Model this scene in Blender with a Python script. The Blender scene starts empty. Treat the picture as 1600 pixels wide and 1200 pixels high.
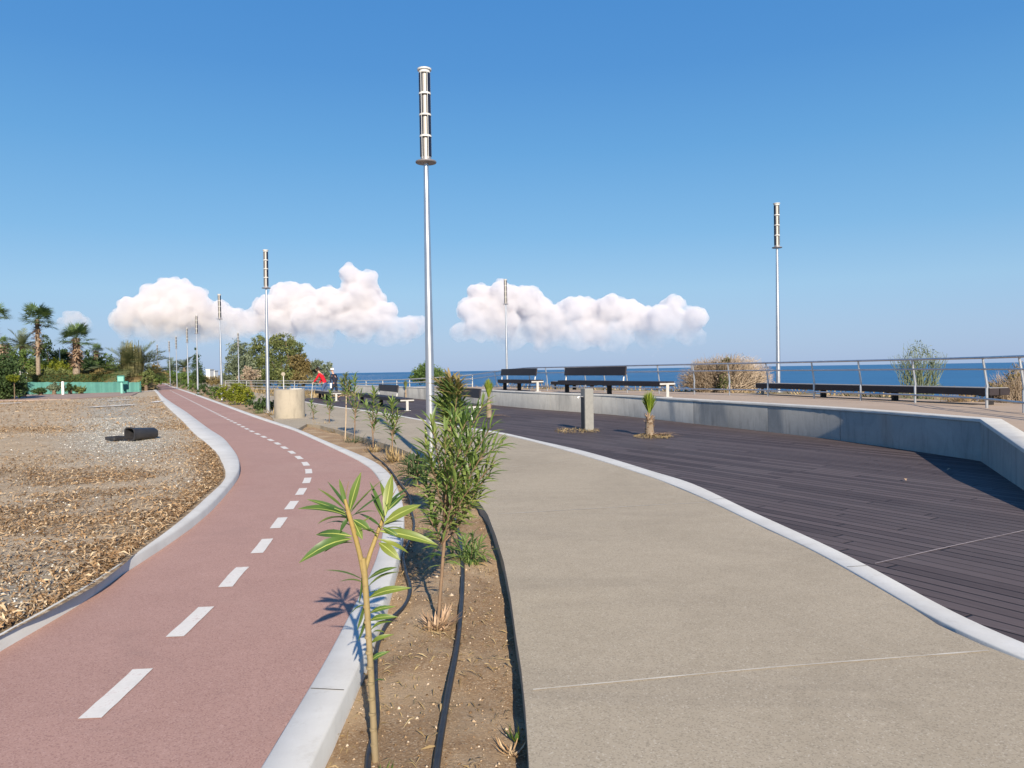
import bpy, bmesh, math, random
import numpy as np
from mathutils import Vector, Matrix, noise
from mathutils.geometry import tessellate_polygon
R = math.radians
S = bpy.context.scene
COL = S.collection
random.seed(7)
rng = np.random.default_rng(11)

# ------------------------------------------------------------------ camera
H = 1.5
FPX = 1200.0                       # focal length in pixels of a 1600 px wide picture
PITCH, ROLL = math.atan(21.3 / 1200), 0.0159
F_ = Vector((0, math.cos(PITCH), -math.sin(PITCH)))
U0 = Vector((0, math.sin(PITCH), math.cos(PITCH)))
R_ = Vector((1, 0, 0)) * math.cos(ROLL) - U0 * math.sin(ROLL)
U_ = U0 * math.cos(ROLL) + Vector((1, 0, 0)) * math.sin(ROLL)
cam = bpy.data.cameras.new('camera')
cam.sensor_width = 36; cam.lens = 36 * FPX / 1600
cam.clip_start = 0.05; cam.clip_end = 200000
co = bpy.data.objects.new('camera', cam); COL.objects.link(co)
m = Matrix((R_, U_, -F_)).transposed().to_4x4(); m.translation = (0, 0, H)
co.matrix_world = m
S.camera = co

# ------------------------------------------------------------------ sky and sun
SUN_EL, SUN_AZ = R(25.5), R(13.5)     # the sun stands behind the camera, 13.5 degrees to the right
sun_dir = Vector((math.sin(SUN_AZ) * math.cos(SUN_EL), -math.cos(SUN_AZ) * math.cos(SUN_EL), math.sin(SUN_EL)))
W = bpy.data.worlds.new('World'); S.world = W; W.use_nodes = True
nt = W.node_tree; nt.nodes.clear()
sky = nt.nodes.new('ShaderNodeTexSky'); sky.sky_type = 'NISHITA'; sky.sun_disc = False
sky.sun_elevation = SUN_EL; sky.sun_rotation = math.pi - SUN_AZ
sky.air_density = 1.0; sky.dust_density = 0.6; sky.ozone_density = 2.0; sky.altitude = 0
hsv = nt.nodes.new('ShaderNodeHueSaturation'); hsv.inputs['Saturation'].default_value = 1.12
hsv.inputs['Value'].default_value = 1.0
bg = nt.nodes.new('ShaderNodeBackground'); bg.inputs['Strength'].default_value = 0.12
wo = nt.nodes.new('ShaderNodeOutputWorld')
# the clear sky deepens from a pale lavender horizon to strong blue overhead
EXPO = 0.95
geo = nt.nodes.new('ShaderNodeTexCoord'); sx = nt.nodes.new('ShaderNodeSeparateXYZ'); grad = nt.nodes.new('ShaderNodeValToRGB')
nt.links.new(geo.outputs['Generated'], sx.inputs[0]); nt.links.new(sx.outputs['Z'], grad.inputs['Fac'])
def lin(c): return tuple(((x / 255 + .055) / 1.055) ** 2.4 if x > 10 else x / 255 / 12.92 for x in c)
stops = [(0.0, (155,180,219)), (.05, (154,185,222)), (.10, (149,190,225)), (.17, (122,177,222)), (.27, (96,160,215)), (.36, (78,144,208)), (.45, (69,136,204)), (1.0, (40,95,175))]
e = grad.color_ramp.elements
while len(e) < len(stops): e.new(.5)
for k_, (p_, c_) in enumerate(stops): e[k_].position = p_; e[k_].color = (*lin(c_), 1)
sc = nt.nodes.new('ShaderNodeVectorMath'); sc.operation = 'SCALE'; sc.inputs['Scale'].default_value = 1 / (0.12 * 2 ** EXPO)
nt.links.new(grad.outputs[0], sc.inputs[0])
mxs = nt.nodes.new('ShaderNodeMixRGB'); mxs.inputs['Fac'].default_value = .92
nt.links.new(sky.outputs[0], hsv.inputs['Color']); nt.links.new(hsv.outputs[0], mxs.inputs['Color1']); nt.links.new(sc.outputs[0], mxs.inputs['Color2'])
nt.links.new(mxs.outputs[0], bg.inputs['Color'])
nt.links.new(bg.outputs[0], wo.inputs['Surface'])
sl = bpy.data.lights.new('sun', 'SUN'); sl.energy = 4.4; sl.angle = R(0.5); sl.color = (1.0, 0.885, 0.72)
so = bpy.data.objects.new('sun', sl); COL.objects.link(so)
so.rotation_euler = sun_dir.to_track_quat('Z', 'Y').to_euler()
S.view_settings.view_transform = 'Standard'; S.view_settings.look = 'None'
S.view_settings.exposure = EXPO; S.view_settings.gamma = 1
S.cycles.use_denoising = True
S.cycles.max_bounces = 12; S.cycles.diffuse_bounces = 4; S.cycles.glossy_bounces = 4; S.cycles.transparent_max_bounces = 16

# ------------------------------------------------------------------ measuring helpers
def ray(px, py):
    return F_ + R_ * ((px - 800) / FPX) + U_ * ((600 - py) / FPX)
def at(px, py, z=0.0):
    d = ray(px, py); t = (z - H) / d.z
    return Vector((d.x * t, d.y * t, z))
def at_d(px, py, Y):
    d = ray(px, py); t = Y / d.y
    return Vector((d.x * t, Y, H + d.z * t))
def pl(pts, z=0.0): return [at(x, y, z) for x, y in pts]
def resample(P, step):
    P = [Vector(p) for p in P]; n = len(P)
    # Catmull-Rom through the measured points, then even spacing
    Q = []
    for i in range(n - 1):
        p0, p1, p2, p3 = P[max(i - 1, 0)], P[i], P[i + 1], P[min(i + 2, n - 1)]
        t0 = 0.0
        a = max((p1 - p0).length, 1e-4) ** .5; b = max((p2 - p1).length, 1e-4) ** .5; c = max((p3 - p2).length, 1e-4) ** .5
        for k in range(12):
            u = k / 12
            m1 = (p2 - p1) if i == 0 else b * ((p1 - p0) / a - (p2 - p0) / (a + b) + (p2 - p1) / b)
            m2 = (p2 - p1) if i == n - 2 else b * ((p2 - p1) / b - (p3 - p1) / (b + c) + (p3 - p2) / c)
            h00 = 2*u**3 - 3*u*u + 1; h10 = u**3 - 2*u*u + u; h01 = -2*u**3 + 3*u*u; h11 = u**3 - u*u
            Q.append(p1 * h00 + m1 * h10 + p2 * h01 + m2 * h11)
    Q.append(P[-1])
    out = [Q[0]]; acc = 0.0
    for i in range(1, len(Q)):
        seg = (Q[i] - Q[i-1]).length; 
        if seg < 1e-9: continue
        pos = 0.0
        while acc + (seg - pos) >= step:
            pos += step - acc; acc = 0.0
            out.append(Q[i-1].lerp(Q[i], pos / seg))
        acc += seg - pos
    out.append(Q[-1])
    return out

# ------------------------------------------------------------------ object helpers
def link(o, parent=None):
    COL.objects.link(o)
    if parent is not None: o.parent = parent
    return o
def tag(o, label=None, cat=None, group=None, kind=None):
    if label: o['label'] = label
    if cat: o['category'] = cat
    if group: o['group'] = group
    if kind: o['kind'] = kind
    return o
def empty(name, loc, label, cat, group=None, rz=0.0):
    o = bpy.data.objects.new(name, None); o.location = loc; o.rotation_euler = (0, 0, rz); o.empty_display_size = .2
    link(o); return tag(o, label, cat, group)
def copy_tree(o, parent=None):
    c = o.copy(); link(c); c.parent = parent
    for ch in list(o.children): copy_tree(ch, c)
    return c

class MB:
    def __init__(s): s.v = []; s.f = []; s.n = 0
    def add(s, V, Fc):
        V = [tuple(p) for p in V]
        s.f += [tuple(i + s.n for i in q) for q in Fc]; s.v += V; s.n += len(V)
    def box(s, c, d, rz=0.0, bev=0.0, M=None):
        x, y, z = (k / 2 for k in d); b = min(bev, x * .9, y * .9, z * .9)
        pts = []; fc = []
        if b <= 0:
            pts = [(sx * x, sy * y, sz * z) for sz in (-1, 1) for sx, sy in ((-1, -1), (1, -1), (1, 1), (-1, 1))]
            fc = [(3, 2, 1, 0), (4, 5, 6, 7), (0, 1, 5, 4), (1, 2, 6, 5), (2, 3, 7, 6), (3, 0, 4, 7)]
        else:
            ring = lambda X, Y, Z: [(-X, -Y, Z), (X, -Y, Z), (X, Y, Z), (-X, Y, Z)]
            def oct_(X, Y, Z, b): return [(-X + b, -Y, Z), (X - b, -Y, Z), (X, -Y + b, Z), (X, Y - b, Z), (X - b, Y, Z), (-X + b, Y, Z), (-X, Y - b, Z), (-X, -Y + b, Z)]
            rings = [oct_(x - b, y - b, -z, b * .4), oct_(x, y, -z + b, b), oct_(x, y, z - b, b), oct_(x - b, y - b, z, b * .4)]
            for r in rings: pts += r
            for k in range(3):
                for i in range(8):
                    j = (i + 1) % 8; fc.append((k * 8 + i, k * 8 + j, k * 8 + 8 + j, k * 8 + 8 + i))
            fc.append(tuple(range(7, -1, -1))); fc.append(tuple(range(24, 32)))
        T = Matrix.Translation(c) @ (M if M is not None else Matrix.Rotation(rz, 4, 'Z'))
        s.add([T @ Vector(p) for p in pts], fc); return s
    def tube(s, P, r, n=8, cap=True):
        P = [Vector(p) for p in P]
        rr = r if isinstance(r, (list, tuple)) else [r] * len(P)
        V = []; fc = []; side = None
        for i, p in enumerate(P):
            t = (P[min(i + 1, len(P) - 1)] - P[max(i - 1, 0)])
            t = t.normalized() if t.length > 1e-9 else Vector((0, 0, 1))
            if side is None:
                side = t.cross(Vector((0, 1, 0)) if abs(t.y) < .9 else Vector((1, 0, 0))).normalized()
            else:
                side = (side - t * side.dot(t)); side = side.normalized() if side.length > 1e-6 else t.orthogonal().normalized()
            w = t.cross(side)
            for k in range(n):
                a = 2 * math.pi * k / n
                V.append(p + (side * math.cos(a) + w * math.sin(a)) * rr[i])
        for i in range(len(P) - 1):
            for k in range(n):
                j = (k + 1) % n
                fc.append((i * n + k, i * n + j, i * n + n + j, i * n + n + k))
        if cap:
            fc.append(tuple(range(n - 1, -1, -1))); fc.append(tuple(range((len(P) - 1) * n, len(P) * n)))
        s.add(V, fc); return s
    def lathe(s, prof, n=24, c=(0, 0, 0), a0=0.0):
        V = []; fc = []; c = Vector(c)
        for r, z in prof:
            for k in range(n):
                a = a0 + 2 * math.pi * k / n
                V.append(c + Vector((r * math.cos(a), r * math.sin(a), z)))
        for i in range(len(prof) - 1):
            for k in range(n):
                j = (k + 1) % n
                fc.append((i * n + k, i * n + j, i * n + n + j, i * n + n + k))
        fc.append(tuple(range(n - 1, -1, -1))); fc.append(tuple(range((len(prof) - 1) * n, len(prof) * n)))
        s.add(V, fc); return s
    def prism(s, poly, z0, z1):
        n = len(poly); zt = z1 if isinstance(z1, (list, tuple)) else [z1] * n
        P2 = [Vector((p[0], p[1], 0)) for p in poly]
        tris = tessellate_polygon([P2])
        V = [(p[0], p[1], zt[i]) for i, p in enumerate(poly)] + [(p[0], p[1], z0) for p in poly]
        fc = []
        for t in tris:
            a, b, c = (P2[i] for i in t)
            t = tuple(t) if (b - a).cross(c - a).z > 0 else tuple(reversed(t))
            fc.append(t); fc.append(tuple(i + n for i in reversed(t)))
        area = sum(P2[i].x * P2[(i + 1) % n].y - P2[(i + 1) % n].x * P2[i].y for i in range(n))
        for i in range(n):
            j = (i + 1) % n
            fc.append((j, i, i + n, j + n) if area > 0 else (i, j, j + n, i + n))
        s.add(V, fc); return s
    def strip(s, A, B):
        n = len(A)
        s.add(list(A) + list(B), [(i, i + 1, n + i + 1, n + i) for i in range(n - 1)]); return s
    def leaf(s, p, q, w, up=Vector((0, 0, 1)), bend=0.12, fold=0.25, n=3, prof=(.0, .75, 1, .6, 0)):
        p = Vector(p); q = Vector(q); ax = q - p; L = ax.length
        if L < 1e-6: return s
        ax = ax / L; sd = ax.cross(up)
        sd = sd.normalized() if sd.length > 1e-4 else ax.orthogonal().normalized()
        nn = sd.cross(ax)
        V = []; m_ = len(prof)
        for i, k in enumerate(prof):
            t = i / (m_ - 1); c = p + ax * (L * t) + nn * (bend * L * (math.sin(math.pi * t) * .5 - t * t * .5))
            ww = max(k, .04) * w * .5
            V += [c - sd * ww + nn * (fold * ww), c, c + sd * ww + nn * (fold * ww)]
        fc = []
        for i in range(m_ - 1):
            a = i * 3; fc += [(a, a + 1, a + 4, a + 3), (a + 1, a + 2, a + 5, a + 4)]
        s.add(V, fc); return s
    def build(s, name, mat, parent=None, smooth=False):
        me = bpy.data.meshes.new(name); me.from_pydata(s.v, [], s.f); me.update()
        if smooth: me.polygons.foreach_set('use_smooth', [True] * len(me.polygons))
        if mat is not None: me.materials.append(mat)
        return link(bpy.data.objects.new(name, me), parent)

TMP = bpy.data.scenes.new('modelling')
def bake(o):
    """the mesh of an object with its modifiers applied"""
    TMP.collection.objects.link(o)
    with bpy.context.temp_override(scene=TMP, view_layer=TMP.view_layers[0]):
        dg = bpy.context.evaluated_depsgraph_get(); dg.update()
    m2 = bpy.data.meshes.new_from_object(o.evaluated_get(dg)); TMP.collection.objects.unlink(o)
    me = o.data; bpy.data.objects.remove(o); bpy.data.meshes.remove(me); return m2
def smooth_angle(o, ang=40):
    me = o.data
    me.polygons.foreach_set('use_smooth', [True] * len(me.polygons))
    bm = bmesh.new(); bm.from_mesh(me)
    for e in bm.edges:
        if len(e.link_faces) == 2 and e.calc_face_angle(0) > R(ang): e.smooth = False
    bm.to_mesh(me); bm.free(); return o

def quads_mesh(name, V, mat, parent=None, nper=4):
    """V: (N, nper, 3) array of separate faces"""
    V = np.asarray(V, dtype=np.float32); N = V.shape[0]
    me = bpy.data.meshes.new(name)
    me.vertices.add(N * nper); me.vertices.foreach_set('co', V.reshape(-1))
    me.loops.add(N * nper); me.loops.foreach_set('vertex_index', np.arange(N * nper, dtype=np.int32))
    me.polygons.add(N); me.polygons.foreach_set('loop_start', np.arange(0, N * nper, nper, dtype=np.int32))
    me.polygons.foreach_set('loop_total', np.full(N, nper, dtype=np.int32))
    me.update(); me.materials.append(mat)
    return link(bpy.data.objects.new(name, me), parent)

# ------------------------------------------------------------------ materials
class NT:
    def __init__(s, name):
        s.m = bpy.data.materials.new(name); s.m.use_nodes = True; s.t = s.m.node_tree; s.t.nodes.clear()
        s.out = s.t.nodes.new('ShaderNodeOutputMaterial')
    def n(s, typ, **kw):
        nd = s.t.nodes.new('ShaderNode' + typ)
        for k, v in kw.items():
            if hasattr(nd, k) and k not in ('color', 'height'): setattr(nd, k, v)
        return nd
    def L(s, a, b): s.t.links.new(a, b)
    def setv(s, sock, v):
        if hasattr(v, 'is_linked') or isinstance(v, bpy.types.NodeSocket): s.L(v, sock)
        elif isinstance(v, (tuple, list)): sock.default_value = (*v, 1) if len(v) == 3 and sock.type == 'RGBA' else v
        else: sock.default_value = v
    def coord(s, kind='Object', scale=(1, 1, 1), rot=(0, 0, 0)):
        mp = s.n('Mapping'); mp.inputs['Scale'].default_value = scale; mp.inputs['Rotation'].default_value = rot
        if kind == 'World': g = s.n('NewGeometry'); s.L(g.outputs['Position'], mp.inputs['Vector'])
        else: g = s.n('TexCoord'); s.L(g.outputs[kind], mp.inputs['Vector'])
        return mp.outputs[0]
    def noise(s, vec, scale, detail=6, rough=.6, dist=0):
        nd = s.n('TexNoise'); nd.inputs['Scale'].default_value = scale; nd.inputs['Detail'].default_value = detail
        nd.inputs['Roughness'].default_value = rough; nd.inputs['Distortion'].default_value = dist
        s.L(vec, nd.inputs['Vector']); return nd.outputs['Fac']
    def vor(s, vec, scale, out='Distance', feature='F1', rnd=1):
        nd = s.n('TexVoronoi'); nd.feature = feature; nd.inputs['Scale'].default_value = scale; nd.inputs['Randomness'].default_value = rnd
        s.L(vec, nd.inputs['Vector']); return nd.outputs[out]
    def ramp(s, fac, stops):
        nd = s.n('ValToRGB'); e = nd.color_ramp.elements
        while len(e) < len(stops): e.new(.5)
        for k, (p, c) in enumerate(stops):
            e[k].position = p; e[k].color = (*c, 1) if isinstance(c, (tuple, list)) else (c, c, c, 1)
        s.L(fac, nd.inputs['Fac']); return nd.outputs['Color']
    def mix(s, fac, a, b, mode='MIX'):
        nd = s.n('MixRGB'); nd.blend_type = mode
        s.setv(nd.inputs['Fac'], fac); s.setv(nd.inputs['Color1'], a); s.setv(nd.inputs['Color2'], b); return nd.outputs[0]
    def math(s, op, a, b=0.0, clamp=False):
        nd = s.n('Math'); nd.operation = op; nd.use_clamp = clamp
        s.setv(nd.inputs[0], a); s.setv(nd.inputs[1], b); return nd.outputs[0]
    def bump(s, h, strength=.3, dist=.02, nrm=None):
        nd = s.n('Bump'); nd.inputs['Strength'].default_value = strength; nd.inputs['Distance'].default_value = dist
        s.L(h, nd.inputs['Height'])
        if nrm is not None: s.L(nrm, nd.inputs['Normal'])
        return nd.outputs[0]
    def bsdf(s, color, rough=.8, spec=.3, metal=0.0, normal=None):
        b = s.n('BsdfPrincipled')
        s.setv(b.inputs['Base Color'], color); s.setv(b.inputs['Roughness'], rough)
        b.inputs['Specular IOR Level'].default_value = spec; s.setv(b.inputs['Metallic'], metal)
        if normal is not None: s.L(normal, b.inputs['Normal'])
        return b.outputs[0]
    def done(s, sh): s.L(sh, s.out.inputs['Surface']); return s.m

def simple(name, c1, c2=None, scale=6, rough=.7, spec=.3, metal=0.0, bump=.15, bscale=40, kind='Object', bd=.01, rvar=0):
    k = NT(name); v = k.coord(kind)
    c2 = c2 or tuple(x * .75 for x in c1)
    f = k.noise(v, scale, 8, .65)
    col = k.ramp(f, [(.3, c2), (.7, c1)])
    nrm = k.bump(k.noise(v, bscale, 4, .6), bump, bd) if bump else None
    rg = rough if not rvar else k.math('ADD', k.math('MULTIPLY', f, rvar), rough - rvar / 2)
    return k.done(k.bsdf(col, rg, spec, metal, nrm))

def foliage(name, cols, trans=.3, rough=.55, spec=.25, nscale=.6, namt=.5):
    """leaf colour differs leaf by leaf (random per island) and clump by clump (noise)"""
    k = NT(name); g = k.n('NewGeometry'); v = k.coord('Object')
    f = k.math('ADD', k.math('MULTIPLY', g.outputs['Random Per Island'], 1 - namt), k.math('MULTIPLY', k.ramp(k.noise(v, nscale, 3, .5), [(.3, 0.), (.7, 1.)]), namt))
    n_ = len(cols)
    col = k.ramp(f, [(.08 + .84 * i / (n_ - 1), c) for i, c in enumerate(cols)])
    b = k.bsdf(col, rough, spec)
    tr = k.n('BsdfTranslucent'); k.L(k.mix(.35, col, (.35, .42, .05)), tr.inputs['Color'])
    mx = k.n('MixShader'); mx.inputs[0].default_value = trans
    k.L(b, mx.inputs[1]); k.L(tr.outputs[0], mx.inputs[2])
    return k.done(mx.outputs[0])

def mat_sidewalk():
    k = NT('sidewalk_concrete'); v = k.coord('World')
    big = k.noise(v, .45, 6, .62, .8); mid = k.noise(v, 5, 7, .72); fine = k.noise(v, 110, 4, .8)
    col = k.ramp(big, [(.28, (.345, .288, .205)), (.5, (.41, .345, .25)), (.72, (.475, .40, .292))])
    col = k.mix(.28, col, k.ramp(mid, [(.3, (.26, .215, .155)), (.7, (.43, .365, .28))]))
    mp = k.n('Mapping'); mp.inputs['Rotation'].default_value = (0, 0, .9); mp.inputs['Scale'].default_value = (.35, 2.2, 1); k.L(v, mp.inputs['Vector'])
    wet = k.noise(mp.outputs[0], .7, 6, .65, .5)
    col = k.mix(k.math('MULTIPLY', k.ramp(wet, [(.52, 0.), (.72, 1.)]), .35), col, (.235, .20, .155))
    sp = k.vor(v, 150, 'Color'); sep = k.n('SeparateColor'); k.L(sp, sep.inputs[0])
    col = k.mix(k.math('MULTIPLY', k.ramp(sep.outputs[0], [(.76, 0.), (.82, 1.)]), .38), col, (.15, .125, .09))
    col = k.mix(k.math('MULTIPLY', k.ramp(sep.outputs[1], [(.93, 0.), (.96, 1.)]), .35), col, (.62, .56, .46))
    col = k.mix(k.math('MULTIPLY', k.ramp(fine, [(.35, 1.), (.55, 0.)]), .16), col, (.17, .145, .11))
    st = k.vor(v, 1.3); col = k.mix(k.ramp(st, [(.010, .5), (.02, 0.)]), col, (.12, .10, .08))
    nb = k.bump(fine, .35, .003); nb = k.bump(mid, .12, .01, nb)
    return k.done(k.bsdf(col, .85, .25, 0, nb))
def mat_red():
    k = NT('red_asphalt'); v = k.coord('World')
    big = k.noise(v, .4, 5, .6, .4); fine = k.noise(v, 160, 3, .8); mid = k.noise(v, 3, 6, .7)
    col = k.ramp(big, [(.3, (.360, .218, .176)), (.7, (.42, .258, .208))])
    col = k.mix(.3, col, k.ramp(mid, [(.3, (.33, .195, .165)), (.72, (.45, .28, .24))]))
    sp = k.vor(v, 170, 'Color'); sep = k.n('SeparateColor'); k.L(sp, sep.inputs[0])
    col = k.mix(k.math('MULTIPLY', k.ramp(sep.outputs[0], [(.75, 0.), (.8, 1.)]), .4), col, (.17, .085, .075))
    col = k.mix(k.math('MULTIPLY', k.ramp(sep.outputs[1], [(.88, 0.), (.92, 1.)]), .35), col, (.55, .38, .33))
    stn = k.noise(v, .9, 8, .7, 1.2); col = k.mix(k.math('MULTIPLY', k.ramp(stn, [(.55, 0.), (.75, 1.)]), .35), col, (.23, .15, .13))
    dst = k.noise(v, .25, 7, .7, .6); col = k.mix(k.math('MULTIPLY', k.ramp(dst, [(.5, 0.), (.75, 1.)]), .4), col, (.44, .31, .255))
    sp2 = k.vor(v, 1.7); col = k.mix(k.ramp(sp2, [(.012, .6), (.022, 0.)]), col, (.10, .06, .05))
    nb = k.bump(fine, .5, .003)
    return k.done(k.bsdf(col, .85, .25, 0, nb))
def mat_kerb():
    k = NT('kerb_concrete'); v = k.coord('World')
    a = k.noise(v, 1.2, 6, .7); fine = k.noise(v, 70, 4, .8)
    col = k.ramp(a, [(.25, (.50, .485, .45)), (.6, (.61, .60, .565)), (.8, (.65, .64, .61))])
    col = k.mix(k.math('MULTIPLY', k.ramp(k.noise(v, 9, 6, .75), [(.55, 0.), (.75, 1.)]), .4), col, (.36, .33, .28))
    return k.done(k.bsdf(col, .85, .2, 0, k.bump(fine, .3, .003)))
def mat_deck(ang):
    k = NT('deck_boards'); v = k.coord('World', rot=(0, 0, ang))
    sep = k.n('SeparateXYZ'); k.L(v, sep.inputs[0])
    PW = .14
    row = k.math('DIVIDE', sep.outputs['Y'], PW)
    fr = k.math('FRACT', row); idx = k.math('FLOOR', row)
    edge = k.math('ABSOLUTE', k.math('SUBTRACT', fr, .5))
    groove = k.ramp(edge, [(.425, 0.), (.465, 1.)])
    wn = k.n('TexWhiteNoise'); wn.noise_dimensions = '1D'; k.L(idx, wn.inputs['W'])
    # staggered board ends
    xo = k.math('ADD', sep.outputs['X'], k.math('MULTIPLY', wn.outputs['Value'], 4.0))
    fx = k.math('FRACT', k.math('DIVIDE', xo, 3.6)); xe = k.math('ABSOLUTE', k.math('SUBTRACT', fx, .5))
    endg = k.ramp(xe, [(.4980, 0.), (.4992, 1.)])
    wn2 = k.n('TexWhiteNoise'); wn2.noise_dimensions = '2D'
    cb = k.n('CombineXYZ'); k.L(idx, cb.inputs[0]); k.L(k.math('FLOOR', k.math('DIVIDE', xo, 3.6)), cb.inputs[1]); k.L(cb.outputs[0], wn2.inputs['Vector'])
    g2 = k.coord('World', scale=(1, 1, 1), rot=(0, 0, ang)); mp = k.n('Mapping'); mp.inputs['Scale'].default_value = (.6, 9, 1); k.L(g2, mp.inputs['Vector'])
    grain = k.noise(mp.outputs[0], 4, 8, .7, .3); big = k.noise(v, .35, 5, .6)
    col = k.ramp(wn2.outputs['Value'], [(0., (.054, .037, .033)), (.5, (.090, .066, .061)), (1., (.142, .108, .102))])
    col = k.mix(.45, col, k.ramp(grain, [(.3, (.045, .034, .036)), (.7, (.115, .095, .096))]))
    col = k.mix(k.math('MULTIPLY', k.ramp(big, [(.45, 0.), (.7, 1.)]), .4), col, (.135, .115, .112))
    mp2 = k.n('Mapping'); mp2.inputs['Scale'].default_value = (.5, 12, 1); k.L(g2, mp2.inputs['Vector'])
    scr = k.noise(mp2.outputs[0], 2.2, 4, .6)
    col = k.mix(k.math('MULTIPLY', k.ramp(scr, [(.66, 0.), (.74, 1.)]), .5), col, (.26, .235, .24))
    g = k.math('MAXIMUM', k.math('MULTIPLY', groove, k.math('ADD', .45, k.math('MULTIPLY', wn.outputs['Value'], .9)), True), endg)
    col = k.mix(g, col, (.004, .003, .003))
    hgt = k.math('SUBTRACT', k.math('MULTIPLY', grain, .12), g)
    hgt = k.math('ADD', hgt, k.math('MULTIPLY', wn.outputs['Value'], .25))
    rg = k.math('ADD', .52, k.math('MULTIPLY', grain, .25))
    return k.done(k.bsdf(col, rg, .14, 0, k.bump(hgt, .6, .008)))
def mat_wall(name, c1, c2):
    k = NT(name); v = k.coord('World')
    a = k.noise(v, 1.3, 7, .7, .6); f = k.noise(v, 60, 4, .8)
    col = k.ramp(a, [(.3, c2), (.65, c1)])
    mp = k.n('Mapping'); mp.inputs['Scale'].default_value = (4, 4, .7); k.L(v, mp.inputs['Vector'])
    dr = k.noise(mp.outputs[0], 1.6, 6, .7)
    col = k.mix(k.math('MULTIPLY', k.ramp(dr, [(.5, 0.), (.75, 1.)]), .55), col, tuple(x * .55 for x in c2))
    bl = k.vor(v, 26); col = k.mix(k.ramp(bl, [(.06, .5), (.13, 0.)]), col, tuple(x * .5 for x in c2))
    return k.done(k.bsdf(col, .85, .25, 0, k.bump(f, .3, .004)))
def mat_soil():
    k = NT('bed_soil'); v = k.coord('World')
    a = k.noise(v, 2.2, 7, .7, .5); f = k.noise(v, 70, 6, .8)
    col = k.ramp(a, [(.25, (.19, .112, .056)), (.5, (.30, .19, .10)), (.75, (.46, .335, .21))])
    col = k.mix(.5, col, k.ramp(f, [(.3, (.19, .115, .06)), (.7, (.47, .345, .22))]))
    sp = k.vor(v, 130, 'Color'); sep = k.n('SeparateColor'); k.L(sp, sep.inputs[0])
    col = k.mix(k.math('MULTIPLY', k.ramp(sep.outputs[0], [(.86, 0.), (.92, 1.)]), .5), col, (.55, .44, .31))
    col = k.mix(k.math('MULTIPLY', k.ramp(sep.outputs[1], [(.85, 0.), (.9, 1.)]), .45), col, (.14, .08, .045))
    lp = k.noise(v, 1.1, 5, .6, .6); col = k.mix(k.math('MULTIPLY', k.ramp(lp, [(.48, 0.), (.62, 1.)]), .55), col, (.52, .39, .25))
    return k.done(k.bsdf(col, .95, .15, 0, k.bump(f, .9, .012)))
def mat_lot():
    k = NT('dry_lot_dirt'); v = k.coord('World')
    A = lambda n: k.n('Attribute', attribute_name=n).outputs['Fac']
    a = k.noise(v, .5, 7, .7, .6); m_ = k.noise(v, 5, 7, .75); f = k.noise(v, 45, 6, .8)
    dirt = k.ramp(a, [(.28, (.40, .270, .155)), (.5, (.53, .385, .235)), (.72, (.64, .50, .335))])
    mps = k.n('Mapping'); mps.inputs['Scale'].default_value = (.35, 1, 1); k.L(v, mps.inputs['Vector'])
    st_ = k.noise(mps.outputs[0], .9, 8, .75, .8)
    dirt = k.mix(.6, dirt, k.ramp(st_, [(.30, (.29, .185, .105)), (.46, (.52, .395, .255)), (.60, (.74, .62, .45))]))
    dirt = k.mix(.5, dirt, k.ramp(m_, [(.3, (.21, .135, .078)), (.5, (.42, .315, .205)), (.7, (.66, .56, .42))]))
    sp = k.vor(v, 34, 'Color'); sep = k.n('SeparateColor'); k.L(sp, sep.inputs[0])
    grav = k.ramp(sep.outputs[0], [(0., (.17, .175, .15)), (.5, (.35, .36, .32)), (.8, (.46, .47, .425)), (1., (.68, .67, .61))])
    mp = k.n('Mapping'); mp.inputs['Scale'].default_value = (13, 42, 1); mp.inputs['Rotation'].default_value = (0, 0, .5); k.L(v, mp.inputs['Vector'])
    lv = k.vor(mp.outputs[0], 1, 'Color'); s2 = k.n('SeparateColor'); k.L(lv, s2.inputs[0])
    leaf = k.ramp(s2.outputs[1], [(0., (.11, .07, .042)), (.35, (.25, .16, .085)), (.7, (.40, .285, .17)), (1., (.58, .47, .33))])
    fm = k.ramp(f, [(.42, 0.), (.58, 1.)])
    col = k.mix(k.math('MULTIPLY', A('gravel'), k.math('ADD', .45, k.math('MULTIPLY', fm, .55))), dirt, grav)
    lm = k.ramp(k.math('ADD', k.math('MULTIPLY', A('litter'), 1.0), k.math('MULTIPLY', k.math('SUBTRACT', m_, .5), 1.3)), [(.4, 0.), (.62, 1.)])
    col = k.mix(lm, col, leaf)
    col = k.mix(.25, col, k.ramp(f, [(.3, (.12, .08, .045)), (.72, (.68, .57, .43))]))
    h = k.math('ADD', f, k.math('MULTIPLY', sep.outputs[0], .5))
    return k.done(k.bsdf(col, .95, .12, 0, k.bump(h, .9, .02)))
def mat_sea():
    k = NT('sea_water'); v = k.coord('World', scale=(1, 1.6, 1))
    w = k.noise(v, .12, 8, .7); w2 = k.noise(v, .012, 5, .6)
    col = k.ramp(w2, [(.3, (.022, .10, .22)), (.7, (.034, .14, .285))])
    caps = k.ramp(k.noise(v, .045, 9, .75), [(.70, 0.), (.76, 1.)])
    col = k.mix(k.math('MULTIPLY', caps, .5), col, (.5, .6, .7))
    return k.done(k.bsdf(col, .45, .22, 0, k.bump(w, .5, .6)))

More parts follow.
